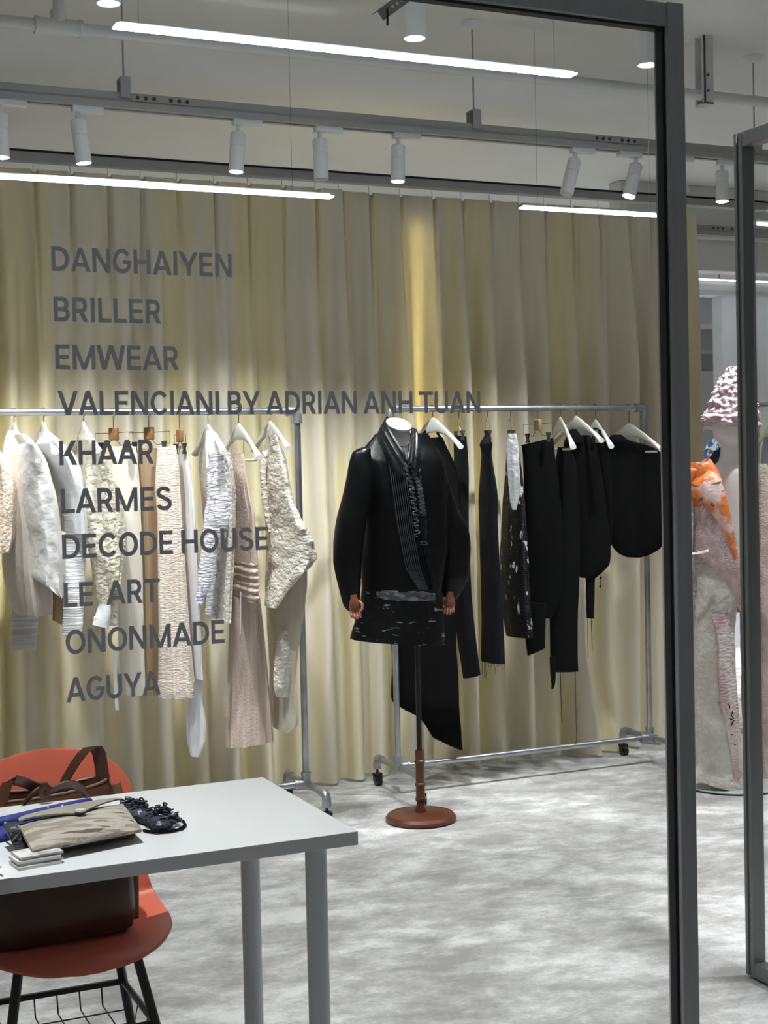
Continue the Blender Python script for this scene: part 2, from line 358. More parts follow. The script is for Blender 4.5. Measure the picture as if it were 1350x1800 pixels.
# perforated angle bracket under the ceiling near the glass frame
BV = 2.62
p0, p1 = pv(668,28,BV), pv(712,-4,BV); dv_ = (p1-p0).normalized(); p1 = p0+dv_*((CEIL-p0.z)/dv_.z)
t = thing('slotted_angle_bracket', p1, 'grey perforated angle bracket at the top edge of the glass frame', 'bracket')
nrm = Vector((dv_.z,0,-dv_.x)); Ln = (p1-p0).length
b = MB(); b.obox((p0+p1)/2+Vector((0,-.001,0)), dv_*Ln/2, Vector((0,.001,0)), nrm*.011); b.obox((p0+p1)/2+Vector((0,.012,0))-nrm*.011, dv_*Ln/2, Vector((0,.012,0)), nrm*.001)
ob('angle', b, M['trackpaint'], t)
s = MB()
for k in range(1, 12): c = p0+dv_*(.008+k*.013); s.tube([c+Vector((0,-.003,0)), c+Vector((0,-.0021,0))], .0035, 8)
ob('punched_holes', s, M['tape'], t)
c = pv(681,14,BV-.004); c2 = pv(681,45,BV-.004)
ob('bolt', MB().tube([c,c2], .0022, 8), M['black'], t, label='black hanging bolt')

# ------------------------------------------------------------------ curtains and their rail
t = thing('curtain_rail', (2.4, 5.93, 2.72), 'grey ceiling rail the cream curtains hang from', 'curtain rail')
ob('rail', MB().box((-1,5.90,2.708), (8.5,5.96,2.745)), M['trackpaint'], t, bevel=.003)
ob('slot', MB().box((-1,5.895,2.748), (8.5,5.965,2.752)), M['gasket'], t)
for uh in (.6, 4.2, 6.2):
    ob('drop_rod', MB().tube([(uh,5.93,2.745),(uh,5.93,CEIL)], .004, 8), M['trackpaint'], t)
ZT = 2.68
def curtain(u0, u1, v, seed, label, kick=None):
    t = thing('curtain', ((u0+u1)/2, v, 0), label, 'curtain', 'cream curtains')
    rnd = random.Random(seed); nu = int((u1-u0)/.006); nz = 46
    pl = []; x = u0+.06
    while x < u1: pl.append(x); x += .135+rnd.random()*.035
    off = rnd.random()*50
    rows = []
    for i in range(nz+1):
        f = i/nz; z = .012+(ZT-.012)*f; row = []
        down = min(1, (1-f)*3.2); low = max(0, .35-f)
        for j in range(nu+1):
            u = u0+(u1-u0)*j/nu
            ph = 2*PI*(u/.15 + .55*noise.noise(Vector((u*2.3+off, f*.35, seed))))
            amp = .072*(.45+.9*abs(noise.noise(Vector((u*1.7, off, f*.5)))))
            sn = math.sin(ph); y = amp*down*(math.copysign(abs(sn)**.7, sn)+.35*math.sin(.5*ph+off))
            y += .028*down*noise.noise(Vector((u*9+off, f*1.1, 2.2)))
            y += .006*noise.noise(Vector((u*30, f*4, off)))*down
            # pinch pleats sewn at the top
            d = min((abs(u-q) for q in pl))
            top = math.exp(-((1-f)/.10)**2)
            y += .032*math.exp(-(d/.008)**2)*math.exp(-((1-f)/.22)**2) - .010*top*math.cos(PI*min(1, d/.075))
            if kick:
                ku, kw = kick; g = math.exp(-((u-ku)/kw)**2)*max(0, 1-z/.5)
                y -= g*(.13+.05*noise.noise(Vector((u*14, z*9, 3))))
            row.append(Vector((u + .006*noise.noise(Vector((u*5, f*3, off)))*down, v+y, z - .010*top*max(0, 1-d/.03)*f)))
        rows.append(row)
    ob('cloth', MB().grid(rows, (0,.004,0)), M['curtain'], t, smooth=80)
    tp = MB()
    for k in range(len(pl)-1):
        a, b_ = pl[k]+.012, pl[k+1]-.012; n = 8
        tp.grid([[Vector((a+(b_-a)*q/n, v+.012, ZT-.02+.024*hh-.010*math.sin(PI*q/n)*hh)) for q in range(n+1)] for hh in (0,1)], (0,.003,0))
    ob('header_tape', tp, M['tape'], t, label='white header tape behind the top hem')
    hk = MB()
    for q in pl: hk.tube([(q,v+.02,ZT-.03),(q,v+.022,2.712)], .0022, 6)
    ob('hooks', hk, M['tape'], t)['kind'] = 'stuff'
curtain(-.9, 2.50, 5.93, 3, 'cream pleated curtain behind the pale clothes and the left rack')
bl = bpy.data.lights.new('added_glow_lamp', 'AREA'); bl.shape = 'RECTANGLE'; bl.size = .05; bl.size_y = 1.5; bl.energy = 17; bl.color = (1,.93,.50); bl.spread = math.radians(70)
bo = bpy.data.objects.new('added_glow_lamp', bl); COL.objects.link(bo); bo.location = (2.89, 6.12, 1.80); bo.rotation_euler = (math.radians(-90), 0, 0)   # unseen lamp added behind the curtain to make a yellow stripe glow through
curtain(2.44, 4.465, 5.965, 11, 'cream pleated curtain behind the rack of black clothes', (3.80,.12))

# ------------------------------------------------------------------ clothes rails
RV, RZ = 5.59, 1.678
def pipe_rack(u0, u1, v, z, label, uc=()):
    t = thing('clothes_rack', ((u0+u1)/2, v, 0), label, 'clothes rack', 'galvanised pipe clothes racks')
    r = .0135; zb = .125; dl = .22
    ob('hanging_rail', MB().tube([(u0+.03,v,z),(u1-.03,v,z)], r, 16), M['steel'], t)
    for u, s in ((u0,1),(u1,-1)):
        e = MB(); e.tube([(u+s*.045,v,z),(u+s*.018,v,z),(u+s*.004,v,z-.006),(u,v,z-.018),(u,v,z-.045)], .0185, 14)
        ob('elbow', e.tube([(u+s*.05,v,z),(u+s*.038,v,z)], .0205, 14).tube([(u,v,z-.05),(u,v,z-.038)], .0205, 14), M['fitting'], t)
        ob('upright', MB().tube([(u,v,z-.03),(u,v,zb)], r, 16), M['steel'], t)
        ob('tee_fitting', MB().tube([(u,v-.045,zb),(u,v+.045,zb)], .019, 14).tube([(u,v,zb),(u,v,zb+.045)], .019, 14).tube([(u,v,zb),(u+s*.05,v,zb)], .019, 14).tube([(u,v,zb+.036),(u,v,zb+.048)], .021, 14).tube([(u+s*.04,v,zb),(u+s*.052,v,zb)], .021, 14), M['fitting'], t)
        for q in (-1, 1):
            ob('foot', MB().tube([(u,v+q*.03,zb),(u,v+q*(dl-.02),zb)], r, 14), M['steel'], t)
            ve = v+q*dl
            f = ob('foot_elbow', MB().tube([(u,v+q*(dl-.05),zb),(u,v+q*(dl-.015),zb),(u,ve,zb-.006),(u,ve+q*.006,zb-.022),(u,ve+q*.006,zb-.05)], .0185, 14), M['fitting'], t)
            ve += q*.006
            ob('caster', MB().tube([(u,ve,zb-.045),(u,ve,.055)], .006, 8).box((u-.017,ve-.012,.05), (u+.017,ve+.012,.062)).box((u-.019,ve-.017,.018), (u-.0145,ve+.013,.06)).box((u+.0145,ve-.017,.018), (u+.019,ve+.013,.06))
               .lathe([(.001,-.011),(.022,-.011),(.024,-.007),(.024,.007),(.022,.011),(.001,.011)], (0,0,0), 4) if False else
               MB().tube([(u,ve,zb-.045),(u,ve,.052)], .006, 8).box((u-.018,ve-.016,.044), (u+.018,ve+.014,.056)).box((u-.018,ve-.016,.02), (u-.0135,ve+.010,.05)).box((u+.0135,ve-.016,.02), (u+.018,ve+.010,.05)).tube([(u-.013,ve-.006,.0235),(u+.013,ve-.006,.0235)], .023, 18), M['black'], f, label='black swivel caster')
    ob('bottom_rail', MB().tube([(u0+.03,v,zb),(u1-.03,v,zb)], r, 16), M['steel'], t)
    for x in uc: ob('coupling', MB().tube([(x-.03,v,zb),(x+.03,v,zb)], .0165, 14), M['fitting'], t)
    return t
L_V = 5.48
pipe_rack(2.552, 3.862, RV, RZ, 'galvanised pipe clothes rack on casters holding the black clothes', (2.70,))
pipe_rack(.40, pv(514,724,L_V).x+.02, L_V, 1.665, 'galvanised pipe clothes rack on casters holding the pale clothes')

# ------------------------------------------------------------------ hangers
def hdir(yaw): a = math.radians(yaw); return Vector((math.sin(a), -math.cos(a), 0))   # towards the camera, turned to the right by yaw
def hook(u, v, zr, zn, r=.0016):
    R = .0165; pts = [Vector((u,v,zn))]
    pts.append(Vector((u,v,zr-.03)))
    for k in range(9):
        a = math.radians(-80+ k*30); pts.append(Vector((u+.0-.0+R*math.cos(a)*1.0-.003, v, zr+R*math.sin(a))))
    return MB().tube(pts, r, 8)
def wood_hanger(x, yn, v, zr, label, group, half=.205, yaw=0, drop=.075, bar=False, m='hanger'):
    P = pv(x, yn, v); u, zn = P.x, P.z; d = hdir(yaw)
    t = thing('clothes_hanger', (u, v, zn), label, 'hanger', group)
    secs = []; n = 14
    for i in range(-n, n+1):
        s = i/n; a = abs(s)
        c = Vector((u, v, zn-.012-drop*(a**1.5)-.010*a)) + d*(half*s)
        hgt = .026*(1-a)**2*.9+.011; th = .0055+.010*a**3
        nx = Vector((d.y,-d.x,0))
        secs.append([c+nx*(th*math.cos(q))+Vector((0,0,1))*(hgt*math.sin(q)) for q in [2*PI*j/12 for j in range(12)]])
    ob('shoulders', MB().loft(secs), M[m], t)
    if bar:
        zb = zn-.03-drop
        ob('bar', MB().tube([Vector((u,v,zb))-d*half*.86, Vector((u,v,zb))+d*half*.86], .005, 8), M[m], t)
    ob('hook', hook(u, v, zr, zn+.005), M['wire'], t)
    return t
def clip_hanger(x, yb, v, zr, label, group, half=.1, yaw=30, m='block', drop=.045):
    P = pv(x, yb, v); u, zb = P.x, P.z; d = hdir(yaw); nx = Vector((d.y,-d.x,0))
    t = thing('clip_hanger', (u, v, zb), label, 'hanger', group)
    Z = Vector((0,0,1)); c = Vector((u,v,zb))
    if m: ob('wood_block', MB().obox(c, d*.021, nx*.009, Z*.025), M[m], t, bevel=.004)
    else: ob('wood_bead', MB().tube([c+Z*.012,c+Z*.002], .007, 10), M['tan_block'], t)
    wm_ = M['wire'] if m else M['brass']; wv_ = MB()
    for s in (-1, 1):
        wv_.tube([c+d*.012*s+Z*.004, c+d*half*s+Z*.006, c+d*half*s-Z*drop*.9, c+d*half*.35*s-Z*drop, c+d*.008*s-Z*.02], .0013, 6)
    ob('wire_frame', wv_, wm_, t)
    for s in (-1, 1):
        q = c+d*half*.72*s-Z*(drop-.002)
        ob('clip', MB().loft([[q+d*a+nx*b+Z*.012 for a, b in ((-.007,-.010),(.007,-.010),(.007,.010),(-.007,.010))], [q+d*a+nx*b-Z*.012 for a, b in ((-.008,-.003),(.008,-.003),(.008,.003),(-.008,.003))], [q+d*a+nx*b-Z*.03 for a, b in ((-.008,-.008),(.008,-.008),(.008,.008),(-.008,.008))]]), M['wire'], t, label='metal clip')
    ob('hook', hook(u, v, zr, zb+.02), M['wire'], t)
    return t

# ------------------------------------------------------------------ hanging cloth: closed shells through measured outlines, with real depth
def shell(secs, v, mode='rack', bs=.5, amax=.19, dep=.5, n=44, sub=9, fold=.0, k=7, seed=0, wr=0.0, wf=22, ws=.4, cap=True, depc=0, depf=None, ruf=None, hem=0):
    S = []; wr *= .6
    for q in secs:
        if len(q) == 3: q = (q[0], q[1], q[0], q[2])
        S.append(q)
    pts = []
    for i in range(len(S)-1):
        p0, p1, p2, p3 = S[max(i-1,0)], S[i], S[i+1], S[min(i+2, len(S)-1)]
        for j in range(sub):
            t = j/sub; row = []
            for a, b, c, d in zip(p0, p1, p2, p3):
                cr = .5*((2*b)+(-a+c)*t+(2*a-5*b+4*c-d)*t*t+(-a+3*b-3*c+d)*t**3)
                li = b+(c-b)*t; row.append(.6*cr+.4*li)
            pts.append(row)
    pts.append(list(S[-1])); rings = []; N = len(pts)
    for i, (yl, xl, yr, xr) in enumerate(pts):
        Lp, Rp = pv(xl, yl, v), pv(xr, yr, v); C = (Lp+Rp)/2
        rd = Vector((C.x, C.y, 0)).normalized(); sx, sy = rd.x, rd.y; pr = Vector((sy,-sx,0))
        hw = max(.002, (xr-xl)/2*dist(C)/F_PX)
        if mode == 'rack':
            b = bs*hw; a = math.sqrt(max(hw*hw-(b*sy)**2, 0))/max(sx, .08)
            if a > amax: a = amax; b = math.sqrt(max(hw*hw-(a*sx)**2, (.25*hw)**2))/sy
            A, B = Vector((0,-a,0)), Vector((b,0,0))
        else:
            A, B = pr*hw, rd*(-hw*(depf((yl+yr)/2) if depf else dep)-depc)
        f = i/(N-1); ring = []
        for j in range(n):
            th = 2*PI*j/n; ct, st = math.cos(th), math.sin(th)
            off = A*ct + B*st
            if fold:
                g = math.sin(k*th+seed+2.2*noise.noise(Vector((f*1.5, th*.3, seed)))) + .6*math.sin((2*k+1)*th+seed*2.1+f)
                off *= 1+fold*g*(.25+.75*f)
            if ruf: off *= 1+ruf[0]*math.sin(f*ruf[1]*2*PI+.6*math.sin(th*3))
            lat = max(-1.15, min(1.15, off.dot(pr)/hw))
            z = Lp.z+(Rp.z-Lp.z)*(lat+1)/2
            p = Vector((C.x+off.x, C.y+off.y, z))
            if wr:
                q_ = Vector((p.x*wf, p.y*wf, p.z*wf*ws)); p += off.normalized()*wr*(noise.noise(q_+Vector((seed*3.1,0,0))) + .5*noise.noise(q_*2.3+Vector((0,seed*1.7,0))))
            if hem and i == N-1: p.z += hem*noise.noise(Vector((th*3, seed, 1)))
            ring.append(p)
        rings.append(ring)
    if cap:      # hollow lower opening: turn the hem inwards
        cc = sum(rings[-1], Vector())/n
        rings.append([cc+(p-cc)*.88+Vector((0,0,.003)) for p in rings[-1]]); rings.append([cc+(p-cc)*.80+Vector((0,0,.03)) for p in rings[-2]])
    return MB().loft(rings)
def garment(name, label, cat, group, v, top):
    P = pv(top[0], top[1], v)
    return thing(name, P, label, cat, group)
def strip(pts, v, wpx, th=.002):     # flat tape or cord hanging in the plane v
    Q = [pv(x, y, v) for x, y in pts]; w_ = wpx*dist(Q[0])/F_PX
    return MB().ribbon(Q, Vector((w_,0,0)), th)
def cord(pts, v, r=.0015): return MB().tube([pv(x, y, v) for x, y in pts], r, 6)

C_ = lambda *a, **k: mat(*a, **k)
M['peach'] = C_('peach_crinkle_cloth', (.62,.49,.38), .75, col2=(.69,.58,.47), nscale=45, bump=.8, bscale=90, bdist=.006, sheen=.2)
M['linen'] = C_('white_linen', (.76,.75,.73), .8, col2=(.71,.69,.66), nscale=9, bump=.4, bscale=30, bdist=.008)
M['greige'] = C_('greige_sheer_cloth', (.56,.51,.45), .8, col2=(.50,.45,.39), nscale=6, bump=.3, bscale=60)
M['band'] = C_('grey_banded_cloth', (.47,.43,.40), .8, col2=(.62,.60,.57), nscale=10, nstretch=(.3,.3,9), nlo=.42, nhi=.55, bump=.6, bscale=30, bstretch=(.3,.3,6), bdist=.006)
M['cotton'] = C_('white_cotton', (.77,.79,.81), .75, col2=(.72,.73,.74), nscale=7, bump=.4, bscale=28, bdist=.008)
M['ruched'] = C_('white_ruched_cotton', (.77,.78,.79), .75, col2=(.55,.56,.58), nscale=12, nstretch=(.25,.25,7), nlo=.55, nhi=.70, bump=.7, bscale=22, bstretch=(.3,.3,8), bdist=.01)
M['lace'] = C_('cream_lace', (.74,.70,.58), .7, col2=(.56,.50,.36), nscale=42, nlo=.50, nhi=.64, bump=1.0, bscale=55, bdist=.010)
M['ivory'] = C_('ivory_satin', (.70,.66,.57), .5, col2=(.64,.60,.52), nscale=4, nstretch=(3,3,.5), bump=.15, bscale=20)
M['tan'] = C_('tan_brown_cloth', (.26,.17,.095), .75, col2=(.33,.23,.14), nscale=6, nstretch=(4,4,.4), bump=.2, bscale=30)
M['pinkstripe'] = C_('pink_cream_textured_cloth', (.68,.57,.48), .75, col2=(.76,.69,.61), nscale=14, nstretch=(6,6,.35), nlo=.4, nhi=.6, bump=.9, bscale=120, bstretch=(.6,.6,1.5), bdist=.006)
M['satin'] = C_('white_satin', (.76,.76,.78), .4, col2=(.72,.72,.75), nscale=5, bump=.3, bscale=18, bdist=.008)
M['ivjacket'] = C_('ivory_woven_jacket_cloth', (.70,.66,.57), .7, col2=(.56,.53,.50), nscale=26, nstretch=(1,1,2.2), nlo=.42, nhi=.62, bump=.9, bscale=80, bdist=.008)
M['silversleeve'] = C_('silver_grey_slub_cloth', (.66,.66,.66), .5, col2=(.42,.42,.45), nscale=40, nstretch=(1,1,2.4), nlo=.5, nhi=.66, bump=.9, bscale=60, bstretch=(.6,.6,2), bdist=.009, spots=((.36,.29,.50), 52, .60, (1,1,.7)))
M['pinkdress'] = C_('dusty_pink_crepe', (.50,.39,.33), .7, col2=(.62,.51,.44), nscale=12, nstretch=(5,5,.5), bump=.7, bscale=100, bdist=.005)
M['ecru'] = C_('ecru_crinkle_cotton', (.72,.68,.59), .7, col2=(.64,.59,.50), nscale=14, bump=1.0, bscale=42, bstretch=(1,1,1.6), bdist=.014)
M['ecruplain'] = C_('ecru_plain_cotton', (.60,.55,.46), .8, col2=(.55,.50,.42), nscale=8, bump=.3, bscale=60)
M['blk'] = C_('black_matt_cloth', (.004,.004,.0045), .85, spec=.08, bump=.3, bscale=60, spots=((.16,.16,.16), 70, .80, (1,1,1)))
M['denim'] = C_('black_denim', (.006,.006,.009), .75, spec=.12, col2=(.010,.010,.014), nscale=12, nstretch=(4,4,.5), bump=.4, bscale=150)
M['foil'] = C_('silver_foil_cloth', (.86,.88,.92), .32, metal=.4, col2=(.55,.57,.60), nscale=9, nstretch=(5,5,.7), bump=.9, bscale=40, bdist=.01)
M['blackfoil'] = C_('black_ribbed_cloth_with_silver_patches', (.004,.004,.005), .45, spec=.15, spots=((.50,.53,.57), 24, .62, (1.3,1.3,.6)), bump=.9, bscale=40, bstretch=(.3,.3,6), bdist=.008)

GH, GP, GB = 'white wooden hangers on the left rack', 'pale clothes on the left rack', 'black clothes on the right rack'
HR, HC = 'white hangers on the right rack', 'clip hangers on the racks'
LZ = 1.665
# --- left rack, from the left picture edge to the right
t = garment('blouse', 'peach crinkled blouse with a short sleeve, cut by the left picture edge', 'blouse', GP, L_V-.02, (-15,775))
ob('body', shell([(775,-30,-12),(797,-40,1),(820,-46,18),(860,-50,30),(900,-50,31),(940,-50,27),(968,-48,18)], L_V-.02, wr=.008, fold=.05), M['peach'], t)
ob('sleeve', shell([(806,-8,10),(835,2,26),(862,12,38),(872,24,886,44)], L_V-.10, mode='face', dep=.6, wr=.006), M['peach'], t)

t = garment('shirt', 'white linen shirt with a wide drooping sleeve, second from the left on the left rack', 'shirt', GP, L_V, (25,757))
ob('body', shell([(762,14,34),(778,8,52),(800,4,68),(850,2,80),(920,2,86),(1000,4,88),(1075,18,90)], L_V, wr=.008, fold=.05, k=5, seed=2), M['greige'], t, label='greige sheer lower layer')
ob('sleeve', shell([(764,22,44),(785,22,64),(815,24,82),(851,27,91),(901,33,101),(952,40,106),(985,43,111),(1006,45,1036,110),(1012,70,1046,106)], L_V-.11, bs=.6, wr=.010, fold=.05, k=4, seed=5), M['linen'], t, label='white linen wide sleeve')
ob('collar', shell([(756,16,33),(770,10,38),(800,4,30),(826,12,26)], L_V-.06, mode='face', dep=.5, wr=.004), M['linen'], t)
ob('cuff', shell([(1070,21,68),(1100,21,66),(1143,20,62)], L_V-.04, mode='face', dep=.4, wr=.004, ruf=(.02,5)), M['band'], t, label='grey banded hem')
wood_hanger(25, 752, L_V, LZ, 'white hanger inside the white linen shirt', GH)

t = garment('shirt', 'white cotton shirt with a long ruched sleeve, right of the linen shirt', 'shirt', GP, L_V, (77,757))
ob('body', shell([(760,64,86),(780,60,108),(800,72,130),(826,84,141),(876,100,149),(935,107,153)], L_V, wr=.007, fold=.04, seed=3), M['cotton'], t)
ob('sleeve', shell([(902,112,155),(950,116,152),(1000,114,150),(1060,111,147),(1115,108,1114,143)], L_V-.10, mode='face', dep=.5, wr=.006, ruf=(.025,9)), M['ruched'], t, label='white ruched sleeve')
ob('inner_cuff', shell([(990,94,116),(1040,92,113),(1090,92,1099,110)], L_V, mode='face', dep=.5, wr=.004), M['tan'], t, label='tan inner cuff')
wood_hanger(77, 751, L_V, LZ, 'white hanger inside the ruched-sleeve shirt', GH)

t = garment('blouse', 'cream lace blouse with puffed sleeves and white cuff, left rack', 'blouse', GP, L_V, (147,757))
ob('body', shell([(762,136,160),(775,134,166),(795,136,180),(821,141,191),(861,144,208),(917,149,221),(950,153,222),(990,158,214),(1030,164,208)], L_V, wr=.010, fold=.05, k=6, seed=6), M['lace'], t)
ob('sleeve', shell([(815,150,190),(861,152,205),(917,152,214),(960,156,214),(1000,164,207),(1035,170,200),(1064,175,193)], L_V-.11, mode='face', dep=.6, wr=.010, fold=.04, seed=1), M['lace'], t)
ob('sleeve', shell([(972,204,232),(988,203,242),(1012,202,238),(1055,198,222),(1100,190,212)], L_V+.05, mode='face', dep=.6, wr=.010), M['lace'], t)
ob('cuff', shell([(1062,174,195),(1082,168,195),(1098,163,1104,191)], L_V-.11, mode='face', dep=.6, wr=.003), M['cotton'], t, label='white cuff')
wood_hanger(147, 750, L_V, LZ, 'white hanger inside the cream lace blouse', GH)

t = garment('skirt', 'long ivory satin skirt hanging from the leftmost wood block clip hanger', 'skirt', GP, L_V+.03, (217,785))
ob('body', shell([(785,196,238),(840,198,244),(950,203,248),(1080,207,251),(1176,212,254),(1222,216,256)], L_V+.03, mode='face', dep=.35, fold=.05, k=5, wr=.004), M['ivory'], t)
ob('strap', strip([(203,1140),(202,1180),(204,1225),(206,1248)], L_V-.02, 6), M['cotton'], t, label='white hanging strap')
clip_hanger(200, 763, L_V+.03, LZ, 'clip hanger with a brown wood block above the ivory skirt', HC, .10, 32)

t = garment('skirt', 'tan brown skirt between the ivory skirt and the pink striped trousers', 'skirt', GP, L_V+.05, (260,790))
ob('body', shell([(788,242,279),(850,243,281),(950,246,283),(1100,248,284),(1222,250,286)], L_V+.05, mode='face', dep=.4, fold=.06, k=6, seed=4), M['tan'], t)
clip_hanger(262, 762, L_V+.04, LZ, 'clip hanger with a brown wood block above the tan skirt', HC, .10, 38)

t = garment('trousers', 'pink and cream textured trousers clipped at the waist, left rack', 'trousers', GP, L_V-.02, (293,786))
ob('body', shell([(787,277,783,309),(815,275,314),(850,273,316),(914,277,320),(1027,279,327),(1120,280,333),(1200,280,340)], L_V-.02, mode='face', dep=.45, fold=.07, k=7, seed=3), M['pinkstripe'], t)
ob('hem_cuff', shell([(1197,278,342),(1215,278,342),(1228,280,1224,342)], L_V-.02, mode='face', dep=.5, fold=.06, k=7, seed=3, wr=.003), M['pinkstripe'], t)

t = garment('skirt', 'narrow white satin skirt with a crumpled tail, beside the pink trousers', 'skirt', GP, L_V+.02, (322,785))
ob('body', shell([(784,314,329),(830,314,335),(874,316,341),(952,318,345),(1027,322,349),(1128,328,354),(1190,332,357)], L_V+.02, bs=.6, fold=.05, seed=8, wr=.004), M['satin'], t)
ob('tail', shell([(1186,334,354),(1235,330,357),(1277,327,360),(1305,329,360),(1330,336,349)], L_V, mode='face', dep=.5, wr=.010, fold=.08, k=4), M['satin'], t, label='crumpled white tail')
clip_hanger(316, 766, L_V+.01, LZ, 'clip hanger with a slim brown block above the white skirt', HC, .06, 6)

t = garment('jacket', 'ivory jacket with purple lettering-like weave on its silver sleeve', 'jacket', GP, L_V, (368,760))
ob('body', shell([(764,358,382),(785,352,394),(811,349,404),(851,352,411),(912,356,413),(977,360,410),(1040,360,407),(1078,359,1089,404)], L_V+.02, wr=.006, fold=.04, seed=4), M['ivjacket'], t)
ob('sleeve', shell([(796,366,404),(830,365,410),(870,363,414),(912,359,413),(945,357,398),(975,353,384),(1022,348,373),(1058,344,1064,355)], L_V-.12, mode='face', dep=.6, wr=.009, fold=.03), M['silversleeve'], t, label='silver grey sleeve with purple marks')
ob('sleeve', shell([(985,372,400),(1040,362,392),(1077,359,1089,382)], L_V-.04, mode='face', dep=.6, wr=.008), M['silversleeve'], t)
ob('collar', shell([(757,364,376),(764,362,383),(785,361,388),(812,362,400),(822,362,372)], L_V-.08, mode='face', dep=.45, wr=.004), M['cotton'], t, label='ivory folded collar')
wood_hanger(366, 754, L_V, LZ, 'white hanger inside the ivory jacket', GH, half=.19)

t = garment('dress', 'long dusty pink dress with a gathered waist on a bare white hanger', 'dress', GP, L_V, (420,795))
ob('bodice', shell([(797,411,430),(830,407,433),(864,407,438),(901,407,446),(950,407,449),(990,406,452)], L_V, bs=.55, fold=.07, k=8, seed=2), M['pinkdress'], t)
ob('waist_gathers', shell([(986,406,452),(1003,404,453),(1020,406,455),(1036,404,455),(1054,406,457)], L_V, bs=.55, wr=.006, ruf=(.05,6), sub=12), M['pinkdress'], t)
ob('skirt', shell([(1050,406,457),(1088,404,461),(1150,403,467),(1226,401,474),(1316,398,1300,480)], L_V, mode='face', dep=.55, fold=.06, k=9, seed=5, hem=.004), M['pinkdress'], t)
sh = MB()
for dx in (0, 14): sh.tube([pv(414+dx,775,L_V), pv(416+dx*.9,800,L_V)], .003, 6)
ob('shoulder_straps', sh, M['pinkdress'], t)
ob('drawstring', cord([(423,1040),(423,1080),(422,1116)], L_V-.14), M['cotton'], t, label='pale hanging drawstring')
wood_hanger(420, 753, L_V, LZ, 'bare white hanger above the dusty pink dress', GH, half=.2, yaw=4, drop=.10, bar=True)

t = garment('coat', 'long ecru crinkled coat nearest the right end of the left rack', 'coat', GP, L_V, (475,757))
ob('body', shell([(757,469,482),(775,466,488),(800,460,500),(830,457,506),(871,461,513),(920,466,523),(985,468,538),(1037,467,537),(1113,470,526),(1180,474,520),(1259,475,523),(1282,479,506)], L_V, wr=.010, fold=.05, k=5, seed=7, bs=.5), M['ecruplain'], t, label='plain ecru lining side')
ob('sleeve', shell([(765,472,486),(793,474,495),(830,470,504),(871,469,512),(909,470,528),(940,471,545),(972,471,555),(990,469,545),(1030,467,510),(1067,466,486)], L_V-.12, bs=.55, ws=1, wr=.014, fold=.05, k=5, seed=3), M['ecru'], t, label='crinkled ecru upper sleeve')
ob('sleeve', shell([(1108,492,520),(1130,486,522),(1165,482,517),(1200,481,512),(1225,485,506)], L_V-.10, mode='face', dep=.6, ws=1, wr=.012), M['ecru'], t, label='crinkled ecru lower sleeve')
ob('front_edge', shell([(790,462,472),(830,456,468),(880,461,472),(935,470,478)], L_V-.04, mode='face', dep=.8, wr=.006), M['ecru'], t)
wood_hanger(475, 748, L_V, LZ, 'white hanger inside the ecru coat at the right end of the left rack', GH)

# --- right rack
t = garment('dress', 'long black dress with an uneven hem behind the wooden display stand', 'dress', GB, RV, (758,768))
ob('body', shell([(770,738,768,777),(795,738,790),(826,740,802),(880,738,806),(960,720,806),(1050,698,803),(1130,688,800),(1183,688,804),(1238,689,1240,806),(1266,738,1276,810),(1298,760,1317,813)], RV, mode='face', dep=.3, fold=.04, k=6, wr=.004), M['blk'], t)
for a, b in (((737,770),(748,758)),((776,772),(768,760))):
    ob('strap', MB().tube([pv(*a, RV-.05), pv(*b, RV-.04)], .006, 8), M['blk'], t)
wood_hanger(761, 742, RV, RZ, 'white hanger just right of the display form neck', HR, drop=.09, yaw=8)

t = garment('trousers', 'black trousers clipped at the waist, first right of the black jacket', 'trousers', GB, RV, (808,765))
ob('body', shell([(764,797,768,820),(826,798,824),(927,797,824),(1050,799,829),(1120,803,836),(1196,814,1182,844)], RV, bs=.5, fold=.03, wr=.003), M['denim'], t)
clip_hanger(807, 743, RV, RZ, 'brass clip hanger with a small bead above the trousers by the black jacket', HC, .06, -8, None, .05)

t = garment('trousers', 'slim black denim trousers with frayed ends, hung folded', 'trousers', GB, RV, (855,762))
ob('body', shell([(780,843,865),(800,846,864),(820,845,867),(872,841,875),(920,842,875),(1000,844,878),(1100,846,884),(1166,845,1161,887)], RV, bs=.55, fold=.03, wr=.003, seed=4), M['denim'], t)
ob('waistband', shell([(757,852,859),(768,850,862),(780,843,866),(790,845,865)], RV-.01, mode='face', dep=.7, wr=.004), M['denim'], t)
fr_ = MB(); rr = random.Random(5)
for k in range(11):
    x = 847+k*3.8; fr_.tube([pv(x,1160,RV-.05), pv(x+rr.uniform(-1,1),1168,RV-.05), pv(x+rr.uniform(-2,2),1172+rr.random()**2*22,RV-.05)], .0009, 5)
ob('frayed_threads', fr_, M['denim'], t)['kind'] = 'stuff'
clip_hanger(857, 742, RV, RZ, 'brass clip hanger with a small bead above the slim denim trousers', HC, .02, 0, None, .05)

t = garment('trousers', 'black trousers with shiny silver patches on the right rack', 'trousers', GB, RV, (898,763))
ob('body', shell([(764,891,906),(813,889,915),(865,885,921),(901,882,924),(977,879,928),(1040,879,931),(1078,881,933),(1122,890,1116,936)], RV, bs=.5, fold=.03, wr=.004, seed=6), M['blackfoil'], t)
ob('foil_panel', shell([(762,892,906),(775,891,909),(800,891,912),(835,892,915),(865,894,915),(882,897,911),(896,900,908)], RV-.20, mode='face', dep=.45, wr=.008, wf=30), M['foil'], t, label='bright silver upper panel')
clip_hanger(898, 742, RV, RZ, 'brass clip hanger with a small bead above the silver-patched trousers', HC, .02, 0, None, .05)

